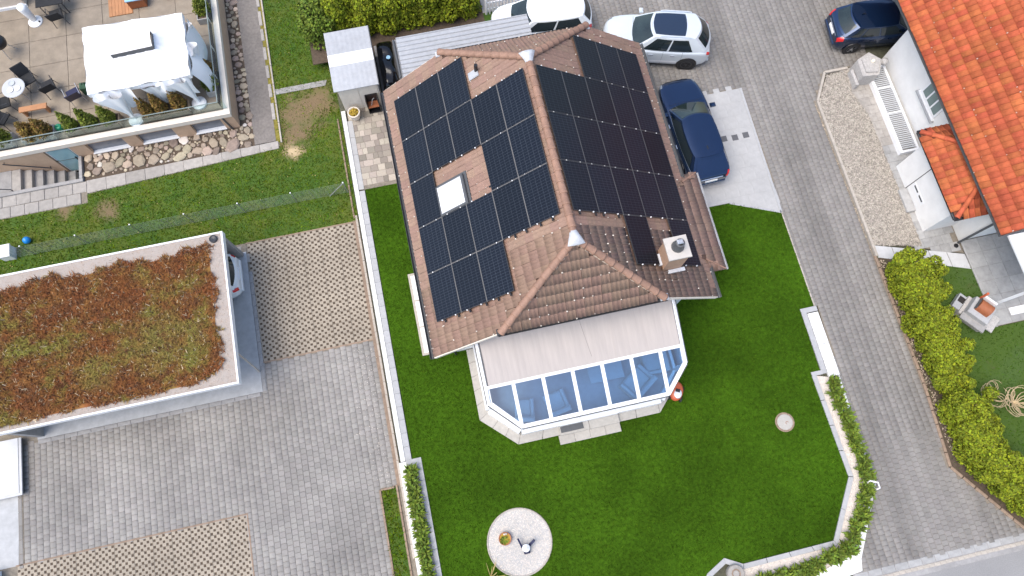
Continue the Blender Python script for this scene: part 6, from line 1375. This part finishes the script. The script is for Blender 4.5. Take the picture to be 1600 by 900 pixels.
# ------------------------------------------------------------ cars
def lerp(a, b, t): return a+(b-a)*t
def interp(xs, ys, x):
    return float(np.interp(x, xs, ys))
def car(name, label, loc, rz, sp, paint, rim='rim'):
    """local frame: +x nose, y left, z up; s runs 0 (nose) .. 1 (tail)"""
    t = thing(name, label, 'car', loc, None, rz); M = Matrix.Translation(loc) @ Matrix.Rotation(rz, 4, 'Z')
    L, W, H = sp['L'], sp['W'], sp['H']; hw = W/2
    ss = [0, .012, .035, .08, .14, .22, .30, .5, .7, .82, .90, .955, .985, 1.0]
    wf = sp.get('wf', [.48, .64, .78, .89, .95, .985, 1, 1, 1, .985, .955, .90, .82, .72])
    dk_s, dk_z = sp['deck']
    def body(s, v):
        """v 0 = centre top ... 1 = underside centre; signed by caller"""
        w = hw*interp(ss, wf, s); zt = interp(dk_s, dk_z, s); zb = interp([0, .03, .1, .9, .97, 1], [.36, .24, .18, .18, .26, .40], s)
        vy = [0, .18, .34, .46, .54, .62, .76, .88, .94, 1.0]
        yy = [0, .50, .80, .935, .975, .995, 1.0, .975, .90, 0]
        zz = [zt+.035, zt+.03, zt+.012, zt-.025, zt-.07, zt-.15, lerp(zt-.15, zb, .55), zb+.10, zb, zb]
        return Vector((L/2-L*s, w*interp(vy, yy, v), interp(vy, zz, v)))
    N = 40; K = 30; b = MB()
    for side in (1, -1):
        def f(i, j):
            s = .5-.5*math.cos(math.pi*i); p = body(s, j); return M @ Vector((p.x, side*p.y, p.z))
        b.grid(f, N, K)
    for s, x in ((0, 0), (1, 0)):
        ring = [body(s, k/12) for k in range(13)]; vs = [M @ p for p in ring]+[M @ Vector((p.x, -p.y, p.z)) for p in ring[::-1]]; b.add(vs, [tuple(range(len(vs)))])
    bo = obj('body', b, paint, t); autosmooth(bo, 40)
    def patch(nm, m, s0, s1, v0, v1, sides=(1, -1), off=.008, par=None, n=6):
        for side in sides:
            def f(i, j):
                s, v = lerp(s0, s1, i), lerp(v0, v1, j); p = body(s, v); q = Vector((p.x, side*p.y, p.z)); c = Vector((p.x*.85, 0, .55)); return M @ (q+(q-c).normalized()*off)
            obj(nm, MB().grid(f, n, n), m, par or t, smooth=True)
    # greenhouse
    xf0, xf1, xr1, xr0 = sp['gx']; wb, wt = hw*sp.get('wb', .93), hw*sp.get('wt', .74); zb, zt = sp['belt'], H
    def gp(side, a, q, off=0.0):
        w = lerp(wb, wt, q**1.15); z = lerp(zb, zt-.035, q); xf = lerp(xf0, xf1, q); xr = lerp(xr0, xr1, q); e = .90
        if side in ('f', 'r'):
            y = lerp(-1, 1, a)*w*e; bow = .16*(1-(y/(w*e))**2)
            x = xf+bow if side == 'f' else xr-bow*sp.get('rb', .55); nx = Vector((1 if side == 'f' else -1, y*.4, .6))
        else:
            x = lerp(xf, xr, a); k = 2*a-1; y = w*(1-(1-e)*abs(k)**2.6); y = y if side == 'l' else -y; nx = Vector((0, 1 if side == 'l' else -1, .35))
        return M @ (Vector((x, y, z))+nx.normalized()*off)
    g_ = MB()
    for sd in 'frlr': pass
    for sd in ('f', 'r', 'l', 'q'): g_.grid(lambda a, q: gp(sd, a, q), 14, 8)
    def roofp(i, j):
        k = 2*j-1; x = lerp(xf1, xr1, i); e = 1-.10*abs(2*i-1)**2.6; y = k*wt*e; bow = (.16*(1-k*k)*(1-2*i) if i < .5 else -.16*sp.get('rb', .55)*(1-k*k)*(2*i-1)); 
        return M @ Vector((x+bow, y, zt-.035+.05*(1-k**4)*(1-.5*abs(2*i-1)**3)))
    g_.grid(roofp, 16, 14); gh = obj('cabin', g_, paint, t); autosmooth(gh, 38)
    def win(nm, side, a0, a1, q0, q1, m='carglass', off=.010):
        if side in ('l', 'q'):
            def fn(a, q):
                qq = lerp(q0, q1, q); return gp(side, lerp(a0, a1, a), qq, off)
        else:
            def fn(a, q): return gp(side, lerp(a0, a1, a), lerp(q0, q1, q), off)
        return obj(nm, MB().grid(fn, 8, 6), m, gh, smooth=True)
    win('windscreen', 'f', .05, .95, .04, .93, sp.get('wsm', 'screenglass')); win('rear_window', 'r', .08, .92, .16, .90, sp.get('rwm', 'screenglass'))
    for sd in ('l', 'q'):
        for a0, a1 in sp.get('sw', ((.09, .46), (.49, .78), (.81, .93))): win('side_window', sd, a0, a1, .06, .90)
    # wheels
    wr = sp.get('wr', .33)
    for s in (.175, .80):
        for sd in (1, -1):
            x = L/2-L*s; C = M @ Matrix.Translation((x, sd*(hw-.10), wr)) @ Matrix.Rotation(R(-90)*sd, 4, 'X')
            obj('wheel_arch', MB().lathe([(wr+.075, .085), (wr+.065, .112), (wr-.08, .113)], n=24, M=C), 'black', t)
            wh = obj('wheel', MB().lathe([(wr*.62, -.10), (wr*.92, -.11), (wr, -.07), (wr, .09), (wr*.93, .118), (wr*.66, .12)], n=24, M=C), 'rubber', t, smooth=True)
            rm = MB().lathe([(wr*.66, .10), (wr*.66, .122), (wr*.58, .12), (wr*.55, .09), (0, .085)], n=24, M=C)
            obj('rim', rm, 'darkrim', wh)
            sk_ = MB()
            for k in range(5): sk_.box(-.028, .028, .04, wr*.62, .095, .120, M=C @ Matrix.Rotation(2*math.pi*k/5, 4, 'Z'))
            sk_.lathe([(.055, .09), (.055, .125), (0, .128)], n=10, M=C); obj('spokes', sk_, rim, wh)
    # lights, plates, mirrors, handles
    patch('headlight', 'headlight', .030, .075, .38, .54); patch('tail_light', 'redlight', *sp.get('tl', (.945, .992, .40, .60)))
    patch('sill', 'black' if paint != 'paint_silver' else 'darkmetal', .25, .72, .86, .92, off=.006)
    obj('grille', MB().box(L/2-.045, L/2+.012, -.42*hw, .42*hw, .50, .62, M=M, bev=.02), 'black', t)
    obj('rear_bumper', MB().box(-L/2-.03, -L/2+.10, -.72*hw, .72*hw, .34, .50, M=M, bev=.05), sp.get('bump', paint), t)
    obj('number_plate', MB().box(-L/2-.035, -L/2+.0, -.26, .26, .60, .71, M=M), 'plate', t)
    for sd in (1, -1):
        mx_ = lerp(xf0, xf1, .12)-.12; mr = obj('mirror', MB().box(mx_-.10, mx_+.07, *sorted((sd*(hw-.02), sd*(hw+.19))), zb+.02, zb+.16, M=M, bev=.05), paint, t)
        for s in (.44, .64): obj('door_handle', MB().box(L/2-L*s-.10, L/2-L*s+.08, *sorted((sd*(hw-.01), sd*(hw+.022))), zb-.19, zb-.155, M=M), sp.get('hm', paint), t)
        def beam(a, q): return gp('l' if sd > 0 else 'q', .08+.86*a, .03+.055*q, .014)
        if sp.get('trim'): obj('window_trim', MB().grid(beam, 12, 1), sp['trim'], gh)
        if sp.get('rails'):
            pts = []
            for k in range(9):
                f = k/8; x = lerp(xf1-.18, xr1+.15, f); pts.append(M @ Vector((x, sd*wt*.93, zt+.012+.04*math.sin(math.pi*min(1, max(0, f*8 if f < .06 else (1-f)*8 if f > .94 else .5))))))
            obj('roof_rail', MB().tube(pts, .020, 6), sp['rails'], gh)
    if sp.get('sunroof'): a, c = sp['sunroof']; obj('sunroof', MB().grid(lambda i, j: roofp(lerp(a, c, i), lerp(.10, .90, j))+Vector((0, 0, .010)), 8, 8), 'sunroof', gh, smooth=True)
    if sp.get('antenna'): obj('antenna', MB().add([M @ Vector(p) for p in ((xr1+.38, .025, zt+.01), (xr1+.38, -.025, zt+.01), (xr1+.20, 0, zt+.01), (xr1+.22, 0, zt+.09))], [(0, 1, 3), (1, 2, 3), (2, 0, 3)]), 'black', gh)
    if sp.get('boot_line'): obj('boot_trim', MB().box(-L/2+.0, -L/2+.03, -.5*hw, .5*hw, sp['boot_line'], sp['boot_line']+.035, M=M), 'chrome', t)
    if sp.get('cladding'): patch('cladding', sp['cladding'], .28, .70, .74, .80, off=.016)
    # panel joints
    for s in (.36, .55, .73): patch('door_gap', 'black', s, s+.0018, .36, .86, off=.004, n=8)
    obj('bonnet_gap', MB().grid(lambda i, j: M @ (lambda p: Vector((p.x, p.y, p.z+.006)))(body(.265+.0022*i, abs(2*j-1)*.34) if j >= .5 else (lambda p: Vector((p.x, -p.y, p.z)))(body(.265+.0022*i, abs(2*j-1)*.34))), 1, 16), 'black', t)
    return t
SUV = dict(rb=1.5, L=4.5, W=1.88, H=1.70, deck=([0, .012, .04, .10, .20, .30, .9, .95, .985, 1], [.60, .76, .90, .99, 1.05, 1.08, 1.10, 1.05, .96, .80]), gx=(.95, .20, -1.42, -1.98), belt=1.08, sunroof=(.03, .72), rails='paint_silver', wr=.36, tl=(.955, .995, .40, .56), wb=.94, wt=.71, hm='chrome', cladding='whitepaint', sw=((.09, .44), (.47, .82)), rwm='carglass')
HATW = dict(rb=1.1, L=4.25, W=1.78, H=1.47, deck=([0, .012, .04, .10, .20, .28, .9, .95, .985, 1], [.56, .68, .80, .88, .95, .98, 1.0, .96, .88, .74]), gx=(1.15, .42, -1.62, -1.98), belt=.98, wr=.31, wt=.76, sw=((.10, .48), (.51, .90)), rwm='carglass')
WAG = dict(L=4.72, W=1.84, H=1.43, deck=([0, .012, .04, .10, .20, .30, .88, .94, .98, 1], [.56, .68, .79, .85, .91, .95, .97, .95, .88, .72]), gx=(.92, .12, -1.55, -2.12), belt=.96, wr=.33, wt=.72, trim='chrome', tl=(.955, .995, .38, .56), antenna=True, boot_line=.80, hm='chrome', wsm='screenglass', rwm='paint_blue', sw=((.07, .478), (.486, .90)))
HATB = dict(rb=1.0, L=4.05, W=1.76, H=1.44, deck=([0, .012, .04, .10, .20, .28, .9, .95, .985, 1], [.56, .68, .80, .88, .95, .98, 1.0, .95, .86, .72]), gx=(1.05, .35, -1.30, -1.80), belt=.98, wr=.31, wt=.76, antenna=True, boot_line=.74, sw=((.10, .46), (.49, .76), (.79, .92)), tl=(.945, .995, .38, .62))
car('suv', 'silver-white sport utility car with dark glass roof behind the house', (6.55, 2.05, 0), R(180-16), SUV, 'paint_silver', 'darkrim')
car('hatchback', 'white hatchback with its nose under the corrugated canopy', (1.98, 4.02, 0), R(180-4), HATW, 'paint_white')
car('estate_car', 'dark blue estate car on the pale slabs beside the house', (6.86, -2.38, 0), R(90+2), WAG, 'paint_blue')
car('hatchback', 'dark blue hatchback parked half under the orange roof', (16.12, .78, 0), R(-6), HATB, 'paint_blue2')
car('hatchback', 'white car parked under the planted carport roof, only its tail showing', (-14.2, -4.42, LOT+.02), R(180), dict(HATW, rwm='carglass'), 'paint_white')
